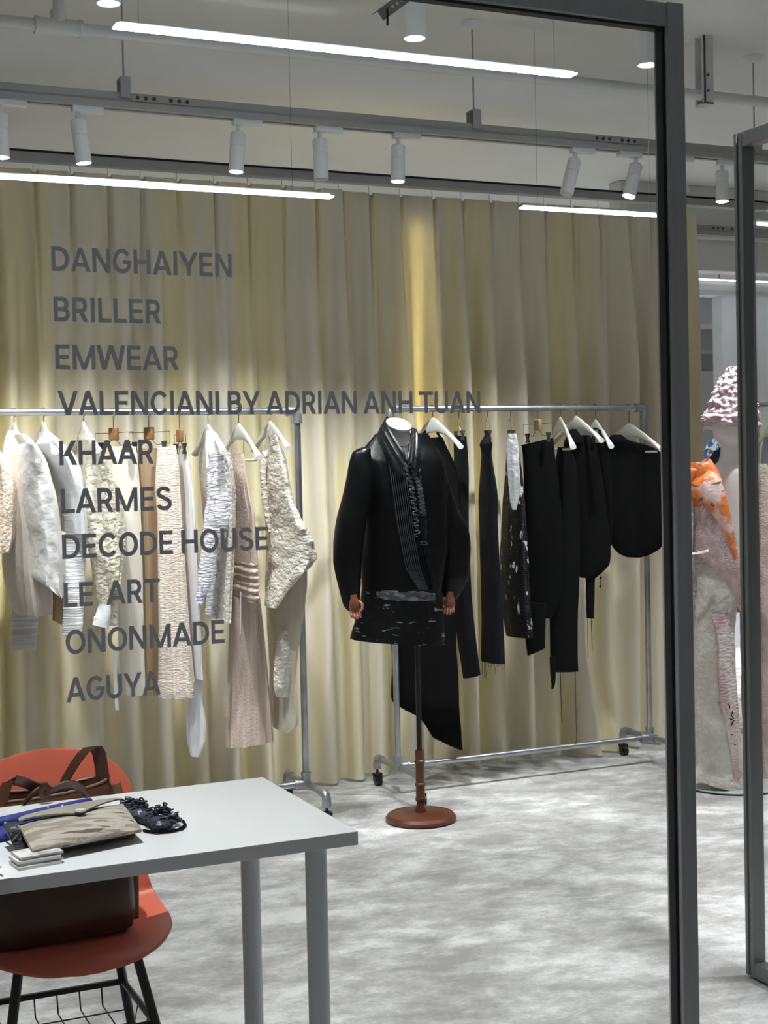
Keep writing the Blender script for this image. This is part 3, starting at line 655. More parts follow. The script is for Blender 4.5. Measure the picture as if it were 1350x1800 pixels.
t = garment('trousers', 'wide black trousers hung open under a light wood block clip hanger', 'trousers', GB, RV, (945,772))
ob('body', shell([(782,916,770,972),(800,919,975),(850,921,982),(900,922,986),(1000,924,990),(1060,926,982),(1086,926,970)], RV, mode='face', dep=.35, fold=.04, k=6), M['blk'], t)
ob('leg', shell([(1060,922,960),(1110,922,958),(1154,927,1138,958)], RV-.03, mode='face', dep=.5), M['blk'], t)
clip_hanger(945, 747, RV, RZ, 'clip hanger with a light wood block above the wide black trousers', HC, .105, 8, 'tan_block', .05)

t = garment('jumpsuit', 'long black one-piece with cords hanging from its straight hem', 'jumpsuit', GB, RV, (992,785))
ob('body', shell([(786,980,1006),(820,976,1014),(880,974,1018),(950,970,1020),(1020,966,1018),(1088,966,1015),(1150,967,1015),(1183,968,1178,1016)], RV-.02, mode='face', dep=.4, fold=.03, k=5, seed=2), M['blk'], t)
ob('tie', shell([(1155,966,978),(1180,967,977),(1200,969,976),(1211,969,973)], RV-.06, mode='face', dep=.5), M['blk'], t)
ob('cord', cord([(985,1180),(986,1225),(988,1269)], RV-.05), M['blk'], t); ob('cord', cord([(1011,1178),(1012,1240),(1014,1300),(1011,1309)], RV-.05), M['blk'], t)
wood_hanger(985, 740, RV, RZ, 'white hanger with a bare bar, right of the light wood block', HR, half=.15, yaw=-10, drop=.10, bar=True)

t = garment('jacket', 'short black jacket with a rounded hem and dangling sleeve, right rack', 'jacket', GB, RV, (1014,762))
ob('body', shell([(765,996,1036),(785,990,1048),(850,998,1060),(920,1002,1068),(965,1006,1072),(990,1009,1070),(1005,1014,1058),(1016,1020,1046)], RV-.03, mode='face', dep=.4, fold=.04, k=5, seed=1), M['blk'], t)
ob('sleeve', shell([(1000,1029,1046),(1050,1030,1045),(1087,1031,1044)], RV-.03, mode='face', dep=.6), M['blk'], t)
ob('collar', shell([(754,1003,1013),(764,998,1020),(778,994,1024)], RV-.05, mode='face', dep=.6), M['blk'], t)
for a in ([(1033,1085),(1033,1120),(1034,1157)],[(1039,1085),(1040,1110),(1041,1144)],[(1016,1010),(1016,1030),(1016,1049)]):
    ob('cord', cord(a, RV-.05), M['blk'], t)
ob('beaded_cord', cord([(1057,1000),(1056,1018),(1055,1034)], RV-.05).ball(pv(1056,1016,RV-.05), .005, 8).ball(pv(1055,1031,RV-.05), .005, 8), M['blk'], t)
wood_hanger(1013, 739, RV, RZ, 'white hanger inside the short black jacket', HR, yaw=0)

t = garment('top', 'black strappy top between the short jacket and the cape', 'top', GB, RV, (1050,758))
ob('body', shell([(778,1040,1060),(800,1042,1075),(900,1046,1078),(960,1050,1074)], RV, mode='face', dep=.3), M['blk'], t)
ob('strap', MB().ribbon([pv(1043,780,RV-.09), pv(1044,752,RV-.06), pv(1054,756,RV-.06), pv(1060,785,RV-.09)], Vector((.018,0,0)), .003), M['blk'], t)
wood_hanger(1047, 745, RV, RZ, 'white hanger with a black strap wound round it', HR, half=.15, yaw=-6, drop=.085)

t = garment('cape', 'wide black cape with a rounded bottom at the right end of the right rack', 'cape', GB, RV, (1090,762))
ob('body', shell([(764,1076,1092),(774,1064,1106),(784,1058,1140),(800,1058,1165),(850,1060,1168),(900,1063,1169),(940,1069,1168),(962,1077,1160),(974,1088,1142),(980,1102,1124)], RV-.06, mode='face', dep=.25, fold=.02, k=5), M['blk'], t)
wood_hanger(1106, 752, RV, RZ, 'wide white hanger above the black cape', HR, half=.23, yaw=4, drop=.085, bar=True)

# ------------------------------------------------------------------ display form with the black jacket
MV = 5.14
def toward(p, d):   # move a point towards the viewer's side along its sight line
    r_ = (p-CAM).normalized(); return p - r_*d
mc = pz(741, 1443, 0); mc = Vector((mc.x, MV, 0)); sD = dist(mc)/F_PX
def zpx(y, x=741): return pv(x, y, MV).z
t = thing('dress_form', mc, 'white dress form on a turned red-brown wooden stand, wearing the black jacket', 'mannequin')
R = 62*sD
ob('base', MB().lathe([(R*.96,0),(R,.008),(R,.018),(R*.93,.030),(R*.84,.033),(R*.82,.031),(R*.80,.033),(.03,.037),(.002,.037)], mc, 56), M['mahogany'], t, label='round wooden base')
z0, z1 = zpx(1430), zpx(1318, 739)
zz = lambda f: .034+(z1-.034)*f
ob('turned_column', MB().lathe([(.022,zz(0)),(.0235,zz(.04)),(.017,zz(.12)),(.015,zz(.16)),(.021,zz(.20)),(.0215,zz(.23)),(.018,zz(.25)),(.018,zz(.42)),(.0215,zz(.435)),(.0215,zz(.465)),(.018,zz(.48)),(.0175,zz(.78)),(.0215,zz(.795)),(.0215,zz(.83)),(.0175,zz(.845)),(.0175,zz(1)),(.004,zz(1.0))], mc, 28), M['mahogany'], t, label='turned wooden column')
ob('pole', MB().tube([mc+Vector((0,0,z1-.01)), mc+Vector((0,0,1.15))], .0105, 16), M['pole'], t, label='black pole')
M['capwhite'] = mat('white_neck_cap', (.80,.80,.80), .3)
M['form'] = mat('white_form_cloth', (.80,.80,.80), .7, col2=(.77,.77,.77), nscale=10)
ob('torso', shell([(806,690,728),(835,662,752),(880,655,765),(960,658,764),(1040,650,768)], MV, mode='face', dep=.5, cap=False), M['form'], t)
ob('neck', shell([(750,684,756,719),(762,683,768,723),(784,688,727),(814,690,728)], MV-.005, mode='face', dep=.8, cap=False), M['form'], t)
cr_ = []     # the cap is sliced obliquely and faces forwards and up
for s_, e_ in ((.80,-.014),(.98,-.012),(1.0,-.006),(.98,0),(.90,.002)):
    cr_.append([toward(pd(701+s_*(22.5*math.cos(q)-1.5*math.sin(q)), 745+s_*(5.5*math.cos(q)+10*math.sin(q))-e_*300, 701, MV-.01), .046*math.sin(q)*s_+.012+e_) for q in [2*PI*j/40 for j in range(40)]])
nk = ob('neck_cap', MB().loft(cr_), M['capwhite'], t, label='white lacquered neck cap')
ob('printed_mark', MB().tube([toward(pd(x,y,701,MV-.01), .018) for x,y in ((695,743),(698,740),(700,744),(703,741),(705,746),(708,743),(706,748),(699,747))], .0007, 5), M['wire'], nk)
def hand(name, wrist, down, side, parent, s=1.0):
    down = Vector(down).normalized(); wrist = Vector(wrist)
    fw = (CAM-wrist).normalized(); fw = (fw-down*fw.dot(down)).normalized(); lt = down.cross(fw)*side
    m = MB()
    secs = []
    for f, w_, h_ in ((-.02,.017,.014),(0,.019,.015),(.02,.027,.016),(.045,.033,.016),(.062,.032,.013),(.070,.026,.008)):
        secs.append([wrist+down*f*s+lt*(w_*s*math.cos(2*PI*j/16))+fw*(h_*s*math.sin(2*PI*j/16)) for j in range(16)])
    m.loft(secs)
    for k, (o_, ln) in enumerate(((-.024,.060),(-.008,.068),(.008,.064),(.022,.050))):
        b = wrist+down*.062*s+lt*o_*s; q = ln*s
        m.tube([b-down*.012*s, b+down*.012*s+fw*.003, b+down*(.4*q)+fw*.012*s, b+down*(.62*q)+fw*.030*s, b+down*(.55*q)+fw*.046*s], [.0088*s,.0088*s,.0082*s,.0075*s,.006*s], 10)
    b = wrist+down*.02*s+lt*(-.026)*s
    m.tube([b, b-lt*.014*s+down*.014*s+fw*.012*s, b-lt*.014*s+down*.034*s+fw*.024*s, b-lt*.004*s+down*.050*s+fw*.032*s], [.011*s,.010*s,.009*s,.007*s], 10)
    return ob(name, m, M['handwood'], parent, smooth=60, label='dark wooden articulated hand')
hand('hand', pv(622,1052,MV-.05), (.10,0,-1), 1, t, .72)
hand('hand', pv(791,1046,MV-.05), (-.10,0,-1), -1, t, .72)

M['blkshine'] = mat('black_satin_cloth', (.002,.002,.0025), .34, spec=.22, col2=(.003,.003,.0035), nscale=5, bump=.35, bscale=9, bdist=.02)
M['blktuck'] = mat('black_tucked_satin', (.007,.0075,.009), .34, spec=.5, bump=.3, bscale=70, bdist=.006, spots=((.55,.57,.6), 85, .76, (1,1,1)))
M['blkhem'] = mat('black_ribbed_hem_with_silver_flecks', (.0025,.0025,.003), .45, spec=.2, spots=((.20,.205,.21), 15, .63, (1.1,1.1,5)), bump=.9, bscale=55, bstretch=(5,5,.4), bdist=.006)
J = thing('jacket', pv(706,1040,MV), 'black satin jacket with a pin-tucked front band, worn by the dress form', 'jacket')
JB = [(762,660,752),(783,642,763),(808,622,778),(840,626,784),(900,630,786),(960,632,787),(1038,634,775)]
JD = .55
def jdep(y): f = max(0, min(1, (y-755)/110)); return .20+(JD-.20)*f*f*(3-2*f)
ob('body', shell(JB, MV, mode='face', depf=jdep, cap=False, n=48, wr=.004, wf=8), M['blkshine'], J)
def jfront(x, y, extra=.006):
    ys = [q[0] for q in JB]; y_ = max(ys[0], min(ys[-1], y))
    for a, b in zip(JB, JB[1:]):
        if a[0] <= y_ <= b[0]:
            f = (y_-a[0])/(b[0]-a[0]); xl = a[1]+(b[1]-a[1])*f; xr = a[2]+(b[2]-a[2])*f; break
    hw = (xr-xl)/2; lat = max(-.98, min(.98, (x-(xl+xr)/2)/hw))
    p = pd(x, y, (xl+xr)/2, MV); return toward(p, hw*dist(p)/F_PX*jdep(y)*math.sqrt(1-lat*lat)+extra)
ob('sleeve', shell([(786,637,648),(789,628,652),(796,619,652),(815,613,655),(838,609,660),(871,602,655),(914,591,645),(952,585,640),(990,585,636),(1027,593,634),(1063,603,632),(1074,611,632)], MV-.02, mode='face', dep=.8, wr=.005, wf=8), M['blkshine'], J)
ob('sleeve', shell([(786,752,762),(790,750,770),(800,750,776),(831,748,783),(889,755,803),(927,760,822),(964,765,827),(1015,768,823),(1040,772,812),(1054,778,802)], MV-.02, mode='face', dep=.8, wr=.005, wf=8), M['blkshine'], J)
def band(left, right, rows, cols, tuck, amp):
    g = []
    def at(pl, f):
        y = pl[0][1]+(pl[-1][1]-pl[0][1])*f
        for (xa,ya),(xb,yb) in zip(pl, pl[1:]):
            if ya <= y <= yb+1e-6: return xa+(xb-xa)*(y-ya)/(yb-ya), y
        return pl[-1]
    for i in range(rows+1):
        f = i/rows; (xa,ya),(xb,yb) = at(left, f), at(right, f); r_ = []
        for j in range(cols+1):
            s_ = j/cols; r_.append(jfront(xa+(xb-xa)*s_, ya+(yb-ya)*s_, .012+amp*math.sin(2*PI*s_*tuck)+(.003*math.sin(f*90+s_*5) if s_ > .62 else 0)))
        g.append(r_)
    return MB().grid(g, (0,.012,0))
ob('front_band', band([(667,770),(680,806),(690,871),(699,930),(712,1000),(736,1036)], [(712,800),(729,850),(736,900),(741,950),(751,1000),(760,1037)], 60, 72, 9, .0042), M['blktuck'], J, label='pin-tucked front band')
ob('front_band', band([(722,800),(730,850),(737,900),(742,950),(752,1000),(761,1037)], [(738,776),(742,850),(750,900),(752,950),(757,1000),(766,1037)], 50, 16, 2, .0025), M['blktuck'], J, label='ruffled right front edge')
M['tuckedge'] = mat('satin_tuck_highlight', (.075,.08,.095), .35, spec=.9)  # paler than the cloth: highlights on the tuck ridges put into the colour
def lerp_poly(pl, f):
    y = pl[0][1]+(pl[-1][1]-pl[0][1])*f
    for (xa,ya),(xb,yb) in zip(pl, pl[1:]):
        if ya <= y <= yb+1e-6: return xa+(xb-xa)*(y-ya)/(yb-ya), y
    return pl[-1]
BL, BR = [(667,772),(680,806),(690,871),(699,930),(712,1000),(736,1036)], [(712,804),(729,850),(736,900),(741,950),(751,1000),(760,1037)]
for k in range(8):
    s_ = .06+.62*k/7; path = []
    for i in range(41):
        f = i/40; (xa,ya),(xb,yb) = lerp_poly(BL, f), lerp_poly(BR, f); path.append(jfront(xa+(xb-xa)*s_, ya+(yb-ya)*s_, .017))
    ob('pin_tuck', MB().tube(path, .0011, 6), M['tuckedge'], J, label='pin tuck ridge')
for s0, s1, f0, f1 in ((.72,.98,.05,.60),(1.05,1.30,.02,.40)):
    path = []
    for i in range(121):
        f = f0+(f1-f0)*i/120; (xa,ya),(xb,yb) = lerp_poly(BL, f), lerp_poly(BR, f); s_ = s0+(s1-s0)*(.5+.5*math.sin(i*1.05)); path.append(jfront(xa+(xb-xa)*s_, ya+(yb-ya)*s_+3*math.sin(i*.7), .019))
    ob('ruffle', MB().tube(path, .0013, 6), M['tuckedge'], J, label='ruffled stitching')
lp = MB()
for (x, y) in ((743,903),(745,955)):
    lp.tube([jfront(x+6*math.cos(a), y+3*math.sin(a), .016) for a in [2*PI*k/12 for k in range(13)]], .0013, 6)
ob('button_loops', lp, M['tuckedge'], J)
cs = [((716,803),(733,832),.125,.120),((719,790),(737,804),.105,.105),((721,774),(738,786),.075,.08),((724,760),(736,768),.04,.05),((723,750),(733,755),.0,.02),((713,740),(716,752),-.06,-.05),
      ((694,732),(692,745),-.06,-.05),((680,733),(671,747),-.01,-.01),((676,738),(663,764),.03,.025),((683,751),(666,776),.065,.055),((695,771),(677,798),.095,.09),((708,791),(692,826),.118,.118),((716,804),(706,850),.126,.128)]
cg = []
for i in range(len(cs)-1):
    for q in range(4):
        f = q/4; (a0,b0,d0,e0), (a1,b1,d1,e1) = cs[i], cs[i+1]
        A = Vector(a0).lerp(Vector(a1), f); B = Vector(b0).lerp(Vector(b1), f); da = d0+(d1-d0)*f; db = e0+(e1-e0)*f
        cg.append([toward(pd(A.x+(B.x-A.x)*s, A.y+(B.y-A.y)*s, 706, MV), da+(db-da)*s+.006*math.sin(PI*s)+.0022*math.sin(s*18)) for s in [k/10 for k in range(11)]])
ob('collar', MB().grid(cg, (0,.006,0)), M['blktuck'], J, label='stand collar')
ob('hem_panel', shell([(1036,635,775),(1060,632,777),(1092,624,780),(1112,618,781),(1127,614,1128,780)], MV, mode='face', dep=JD, n=56, wr=.003, fold=.006, k=22), M['blkhem'], J, label='ribbed hem with silver flecks')

M['strip'] = mat('grey_silver_strip', (.05,.05,.055), .4, col2=(.22,.23,.24), nscale=24, nstretch=(1,1,2.5), nlo=.45, nhi=.62, bump=.7, bscale=60)
ob('silver_strip', shell([(1037,638,1034,773),(1045,637,1042,774),(1053,637,1051,775)], MV-.002, mode='face', dep=JD, depc=.004, n=56, wr=.003), M['strip'], J, label='grey silver strip above the hem')

# ------------------------------------------------------------------ mannequin with the pink hat
QV = 5.05
qc = pz(1272, 1373, 0); qc = Vector((qc.x, QV, 0))
M['manq'] = mat('white_mannequin_plastic', (.80,.79,.78), .38, col2=(.78,.77,.76), nscale=3)
M['baseglass'] = mat('frosted_glass_base', (.46,.50,.48), .25, spec=.6)
t = thing('mannequin', qc, 'white full-size mannequin with a pink hat beside the door, seen past the glass frame post', 'mannequin')
ob('body', shell([(655,1276,1300),(675,1263,1312),(705,1254,1320),(735,1250,1322),(755,1252,1319),(768,1256,1315),(777,1263,1309),(784,1267,1308),(800,1266,1310),(812,1262,1316),(830,1246,1330),(860,1240,1340),(930,1242,1338),(1010,1250,1332),(1060,1240,1340)], QV, mode='face', dep=.62, cap=False, n=40), M['manq'], t, smooth=80)
ob('base', MB().lathe([(.228,0),(.23,.002),(.23,.009),(.228,.011),(.001,.011)], qc, 64), M['baseglass'], t, label='round glass base')
ob('base_rim', MB().lathe([(.2305,.001),(.2325,.001),(.2325,.006),(.2305,.006)], qc, 64), M['gasket'], t, label='dark rim of the base')
ob('calf_rod', MB().tube([qc+Vector((.02,.02,.01)), qc+Vector((.02,.02,.5))], .008, 12), M['steel'], t)
M['hat'] = mat('pink_ruffled_knit', (.66,.52,.56), .85, col2=(.50,.30,.37), nscale=52, nstretch=(.6,.6,1.6), nlo=.52, nhi=.62, bump=1, bscale=60, bdist=.01, sheen=.2)
hb = shell([(644,1283,1296),(652,1277,1303),(664,1266,1313),(684,1256,1320),(704,1248,1327),(720,1243,1330),(730,1237,738,1333),(738,1234,752,1333),(742,1240,756,1328)], QV, mode='face', dep=.9, n=96, sub=12, wr=.026, wf=48, ws=1, ruf=(.012,11))
ob('hat', hb, M['hat'], smooth=80)
tag(bpy.data.objects['hat'], 'shaggy pink and white knitted hat on the white mannequin', 'hat')
M['blueprint'] = mat('blue_and_white_glaze', (.72,.78,.86), .25, col2=(.06,.16,.42), nscale=42, nlo=.46, nhi=.54, ndetail=2)
er = thing('earring', pv(1252,764,QV-.08), 'large blue and white patterned drop earring at the mannequin jaw', 'earring')
ob('upper_plaque', MB().grid([[pv(x,y,QV-.08) for x,y in r_] for r_ in ([(1250,772),(1255,770),(1262,779)],[(1244,780),(1256,781),(1265,784)],[(1242,788),(1254,792),(1262,791)])], (0,.006,0)), M['blueprint'], er)
ob('lower_plaque', MB().grid([[pv(x,y,QV-.075) for x,y in r_] for r_ in ([(1241,786),(1250,789),(1256,792)],[(1239,797),(1247,798),(1253,796)],[(1238,804),(1243,807),(1249,803)])], (0,.006,0)), M['blueprint'], er)
ob('ear_wire', cord([(1253,758),(1252,764),(1254,771)], QV-.08, .0015), M['brass'], er)

M['patch'] = mat('orange_patchwork', (.78,.20,.04), .75, col2=(.50,.07,.03), nscale=14, nlo=.42, nhi=.62, bump=.6, bscale=70, spots=((.74,.50,.36), 11, .58, (1,1,1)))
M['lapel'] = mat('lapel_patchwork', (.70,.19,.05), .8, col2=(.74,.55,.51), nscale=10, nlo=.48, nhi=.60, bump=.7, bscale=70, spots=((.20,.09,.05), 24, .62, (1,1,1)))
M['pinkwool'] = mat('dusty_pink_slub_wool', (.52,.36,.355), .8, col2=(.66,.53,.52), nscale=30, nstretch=(1.2,1.2,.6), nlo=.40, nhi=.64, bump=.8, bscale=90, bstretch=(.8,.8,1.4), bdist=.010)
M['pinkpanel'] = mat('pink_mauve_slub_cloth', (.55,.37,.39), .75, col2=(.66,.60,.55), nscale=7, nstretch=(2,2,.8), nlo=.4, nhi=.62, bump=1, bscale=50, bstretch=(.7,.7,2), bdist=.012)
M['creamslub'] = mat('cream_slub_cloth', (.58,.54,.47), .7, col2=(.74,.72,.67), nscale=12, nstretch=(1,1,.7), nlo=.45, nhi=.65, bump=1, bscale=45, bdist=.014)
W = thing('coat', pv(1260,900,QV), 'pink and orange patchwork coat hanging open on the white mannequin', 'coat')
ob('front_panel', shell([(868,1208,1262),(880,1212,1276),(930,1216,1288),(962,1216,970,1295),(972,1217,1010,1298),(984,1240,1050,1301),(992,1262,1078,1302)], QV-.10, mode='face', dep=.35, fold=.05, k=5, wr=.006), M['pinkwool'], W)
ob('yoke', shell([(812,1206,1246),(826,1199,1256),(845,1196,1266),(870,1199,1274),(892,1206,1278)], QV-.085, mode='face', dep=.42, wr=.004), M['patch'], W, label='orange patchwork yoke')
ob('front_panel', shell([(835,1316,1346),(870,1314,1356),(930,1308,1360),(1000,1304,1362),(1076,1303,1364)], QV-.10, mode='face', dep=.4, fold=.05, k=5, wr=.006), M['pinkwool'], W)
ob('back_panel', shell([(815,1205,1345),(860,1212,1356),(960,1214,1358),(1074,1212,1360)], QV+.12, mode='face', dep=.2, fold=.03, k=6), M['pinkwool'], W)
ob('sleeve', shell([(868,1189,1218),(920,1188,1218),(970,1189,1218),(1020,1192,1217),(1046,1194,1216),(1059,1197,1212)], QV-.06, mode='face', dep=.8, wr=.012), M['creamslub'], W, label='cream and pink lower sleeve')
ob('shoulder', shell([(818,1204,1240),(826,1194,1240),(845,1190,1224),(872,1188,1219)], QV-.06, mode='face', dep=.8, wr=.006), M['patch'], W, label='orange patchwork shoulder')
ob('sleeve', shell([(815,1326,1346),(835,1326,1360),(880,1332,1372),(960,1336,1376),(1040,1338,1374)], QV-.06, mode='face', dep=.8, wr=.010), M['creamslub'], W)
def flat(rows, v, th=.006, up_=0): return MB().grid([[toward(pd(x,y,1255,v), d) for x,y,d in r_] for r_ in rows], (0,th,0))
ob('lapel', flat([[(1209,848,0.145),(1228,825,0.155),(1250,815,0.155)],[(1216,872,0.180),(1240,850,0.195),(1264,838,0.185)],[(1240,886,0.195),(1258,872,0.210),(1273,860,0.195)],[(1262,914,0.205),(1272,903,0.215),(1281,890,0.205)],[(1280,945,0.210),(1285,940,0.220),(1290,935,0.210)],[(1291,985,0.210),(1294,983,0.215),(1297,981,0.210)]], QV, .008), M['lapel'], W, smooth=60, label='frayed patchwork lapel')
ob('collar', flat([[(1208,846,0.105),(1214,830,0.095),(1226,818,0.095),(1243,804,0.085)],[(1216,850,0.165),(1224,838,0.165),(1240,824,0.165),(1250,808,0.125)],[(1222,852,0.180),(1236,842,0.185),(1254,832,0.190),(1262,826,0.155)],[(1236,858,0.185),(1248,852,0.195),(1266,846,0.195),(1271,850,0.175)]], QV, .006), M['patch'], W, smooth=60, label='orange collar')
fr_ = MB(); rr = random.Random(9)
for k in range(16):
    f = k/15; x, y = 1232+f*58, 882+f*100; fr_.tube([toward(pd(x,y,1255,QV),.20), toward(pd(x-3+rr.uniform(-3,2),y+4+rr.random()*7,1255,QV),.195)], .0009, 5)
ob('frayed_threads', fr_, M['cotton'], W)['kind'] = 'stuff'
ob('pocket_flap', flat([[(1216,972,0.195),(1232,969,0.200),(1246,966,0.200)],[(1216,976,0.200),(1232,973,0.205),(1246,970,0.205)]], QV, .006), M['pinkpanel'], W)
ob('coat_tail', shell([(1070,1208,1216),(1160,1210,1217),(1240,1212,1218),(1258,1213,1217)], QV+.10, mode='face', dep=.5), mat('dark_red_lining', (.22,.05,.05), .7), W, label='dark red lining edge of the tail')
T = thing('trousers', pv(1285,1380,QV), 'long cream and pink slub trousers on the white mannequin, ending on the round base', 'trousers')
ob('leg', shell([(900,1224,1282),(955,1219,1294),(1000,1217,1299),(1040,1216,1300),(1100,1214,1290),(1163,1213,1290),(1250,1216,1296),(1310,1220,1303),(1350,1225,1308),(1362,1218,1366,1309),(1370,1212,1384,1310)], QV-.05, mode='face', dep=.7, n=44, wr=.010, fold=.02, k=5), M['creamslub'], T)
ob('leg', shell([(1040,1300,1352),(1163,1302,1354),(1250,1304,1358),(1340,1310,1362),(1384,1312,1364)], QV+.02, mode='face', dep=.7, n=44, wr=.010), M['pinkwool'], T)
def onleg(x, y, e):
    f = max(0, min(1, (y-1163)/190)); xc = 1251+f*15; hw = 38.5+f*3.5; lat = max(-.97, min(.97, (x-xc)/hw))
    q = pd(x, y, xc, QV-.05); return toward(q, .7*hw*dist(q)/F_PX*math.sqrt(1-lat*lat)+e)
pn = []
for i in range(22):
    f = i/21; y = 1080+f*296; xa, xb = 1250+f*42+8*math.sin(f*9)*(1-f), 1286+f*22
    pn.append([onleg(xa+(xb-xa)*j/6, y, .026+.003*math.sin(i*1.7+j)) for j in range(7)])
ob('side_panel', MB().grid(pn, (0,.01,0)), M['pinkpanel'], T, label='pink mauve panel down the leg')
mk_ = MB()
for a in ([(1277,1238),(1281,1241),(1280,1246)],[(1286,1250),(1284,1258),(1288,1263)],[(1282,1264),(1289,1266),(1283,1274)],[(1283,1291),(1286,1292)],[(1288,1308),(1291,1310)]):
    mk_.tube([onleg(x+2,y,.033) for x,y in a], .0022, 6)
ob('stitched_marks', mk_, M['blk'], T, label='black stitched marks')

# ------------------------------------------------------------------ beyond the mannequin
u3 = pv(1316,712,5.42).x; z3 = pv(1340,712,5.42).z
pipe_rack(u3, u3+1.3, 5.42, z3, 'pipe clothes rack seen through the glass door at the right edge')
M['navy'] = mat('navy_cloth', (.02,.03,.065), .75, col2=(.03,.045,.09), nscale=8, bump=.3, bscale=60)
NV = garment('jacket', 'navy jacket hanging on the rack seen through the glass door', 'jacket', None, 5.42, (1352,765))
ob('body', shell([(768,1344,1360),(785,1340,1368),(820,1338,1370),(900,1338,1372)], 5.42, mode='face', dep=.4), M['navy'], NV)
wood_hanger(1352, 752, 5.42, z3, 'hanger holding the navy jacket behind the glass door', None, half=.1)
SV = 6.6
fx = thing('garment_stand', (pv(1234,800,SV).x+.1, SV, 0), 'white tube garment stand with rounded corners behind the mannequin head', 'garment stand')
a = pv(1233,760,SV); hh = pv(1240,752,SV).z; wd = .40
ob('tube_frame', MB().tube([(a.x,SV,0),(a.x,SV,hh-.03),(a.x+.008,SV,hh-.01),(a.x+.03,SV,hh),(a.x+wd-.03,SV,hh),(a.x+wd-.008,SV,hh-.01),(a.x+wd,SV,hh-.03),(a.x+wd,SV,0)], .008, 12), M['white'], fx)
for q in (0, wd): ob('foot', MB().tube([(a.x+q,SV-.2,.011),(a.x+q,SV+.2,.011)], .010, 10), M['white'], fx)
ob('cross_bar', MB().tube([(a.x,SV,hh-.12),(a.x+wd,SV,hh-.12)], .006, 10), M['white'], fx)
nb = thing('garment', (a.x+.2, SV, hh-.2), 'navy garment draped on the white garment stand behind the mannequin', 'garment')
ob('cloth', MB().grid([[Vector((a.x+.02+.035*j, SV-.016-.012*math.sin(j*1.1)-.02*f*math.sin(j*.9), hh-.112-f*.75)) for j in range(11)] for f in [i/10 for i in range(11)]], (0,.006,0)), M['navy'], nb)
cab = thing('cable_coil', pv(1266,590,WV+1.5), 'coil of cable hanging from the ceiling beyond the doorway', 'cable')
cb = MB(); cc = pv(1266,592,WV+1.5)
cb.tube([Vector((cc.x,cc.y,CEIL)), Vector((cc.x,cc.y,cc.z+.1))], .006, 6); cb.tube([cc+Vector((.06*math.cos(2*PI*k/20),.03*math.sin(2*PI*k/20),.12*math.sin(2*PI*k/20))) for k in range(21)], .008, 6)
ob('coil', cb, M['tan_block'], cab)

# ------------------------------------------------------------------ desk and the things on it
TT = .75; TU0, TU1, TF, TB = -.19, 1.017, 2.413, 2.945
t = thing('desk', ((TU0+TU1)/2, (TF+TB)/2, 0), 'white desk with round grey legs behind the glass front', 'desk')
ob('tabletop', MB().box((TU0,TF,TT-.026), (TU1,TB,TT)), M['table'], t, bevel=.0012)
for u, v in ((.957,2.478),(.963,2.885),(-.13,2.478),(-.13,2.885)):
    l = ob('leg', MB().lathe([(.016,.0),(.0175,.004),(.0205,.05),(.0205,TT-.034)], (u,v,0), 28), M['legpaint'], t)
    ob('mounting_plate', MB().lathe([(.030,TT-.034),(.032,TT-.031),(.032,TT-.0265)], (u,v,0), 24), M['legpaint'], l)

# clutch, tilted over a dark pouch
def slab(corners, h, n=14, puff=.35, m=10):
    """soft pillow over four corner points (near-left, near-right, far-right, far-left)"""
    A, B, C, D = [Vector(c) for c in corners]; up_ = (B-A).cross(D-A).normalized()
    if up_.z < 0: up_ = -up_
    def P(s, q): return A*(1-s)*(1-q)+B*s*(1-q)+C*s*q+D*(1-s)*q
    top = [[P(i/n, j/m)+up_*(h*(.18+puff*2*(math.sin(PI*i/n)*math.sin(PI*j/m))**.45)) for i in range(n+1)] for j in range(m+1)]
    bot = [[P(i/n, j/m)-up_*h*.1 for i in range(n+1)] for j in range(m+1)]
    mb = MB(); M_ = n+1; vs_ = [p for r in top for p in r]+[p for r in bot for p in r]; K = M_*(m+1); fs = []
    for j in range(m):
        for i in range(n):
            q = j*M_+i; fs.append((q,q+1,q+M_+1,q+M_)); fs.append((q+K+M_,q+K+M_+1,q+K+1,q+K))
    lp_ = list(range(M_))+[j*M_+n for j in range(1,m+1)]+[m*M_+i for i in range(n-1,-1,-1)]+[j*M_ for j in range(m-1,0,-1)]
    for a, b in zip(lp_, lp_[1:]+lp_[:1]): fs.append((b,a,a+K,b+K))
    return mb.add(vs_, fs)
M['patchclutch'] = mat('beige_patchwork_weave', (.25,.22,.17), .8, col2=(.40,.37,.31), nscale=8, nstretch=(1.0,7,7), nlo=.46, nhi=.50, bump=.8, bscale=150, spots=((.11,.085,.065), 9, .60, (.8,7,7)))
M['clutchflap'] = mat('beige_canvas', (.30,.27,.21), .8, col2=(.25,.22,.17), nscale=25, bump=.6, bscale=180)
M['button'] = mat('pale_grey_button', (.46,.46,.43), .4)
M['bluecloth'] = mat('royal_blue_cloth_with_white_flecks', (.008,.02,.15), .55, col2=(.014,.035,.24), nscale=12, spots=((.75,.78,.88), 42, .66, (1,1,1)), bump=.5, bscale=70)
M['blackgloss'] = mat('black_woven_strap', (.015,.015,.018), .4, bump=.6, bscale=160)
cn = [pz(57,1499,.772), pz(249,1461,.772), pz(216,1416,.790), pz(32,1452,.790)]
t = thing('clutch_bag', (sum(cn, Vector())/4)*1, 'beige patchwork clutch bag with a round pale button lying on the desk', 'clutch bag')
ob('body', slab(cn, .022), M['patchclutch'], t, smooth=60)
e1 = cn[3]; e2 = cn[2]; nl, nr = cn[0], cn[1]
tip = e1*.5+e2*.5+(nl*.5+nr*.5-e1*.5-e2*.5)*.42
def lift(p, h): return Vector(p)+Vector((0,0,h))
rows = []
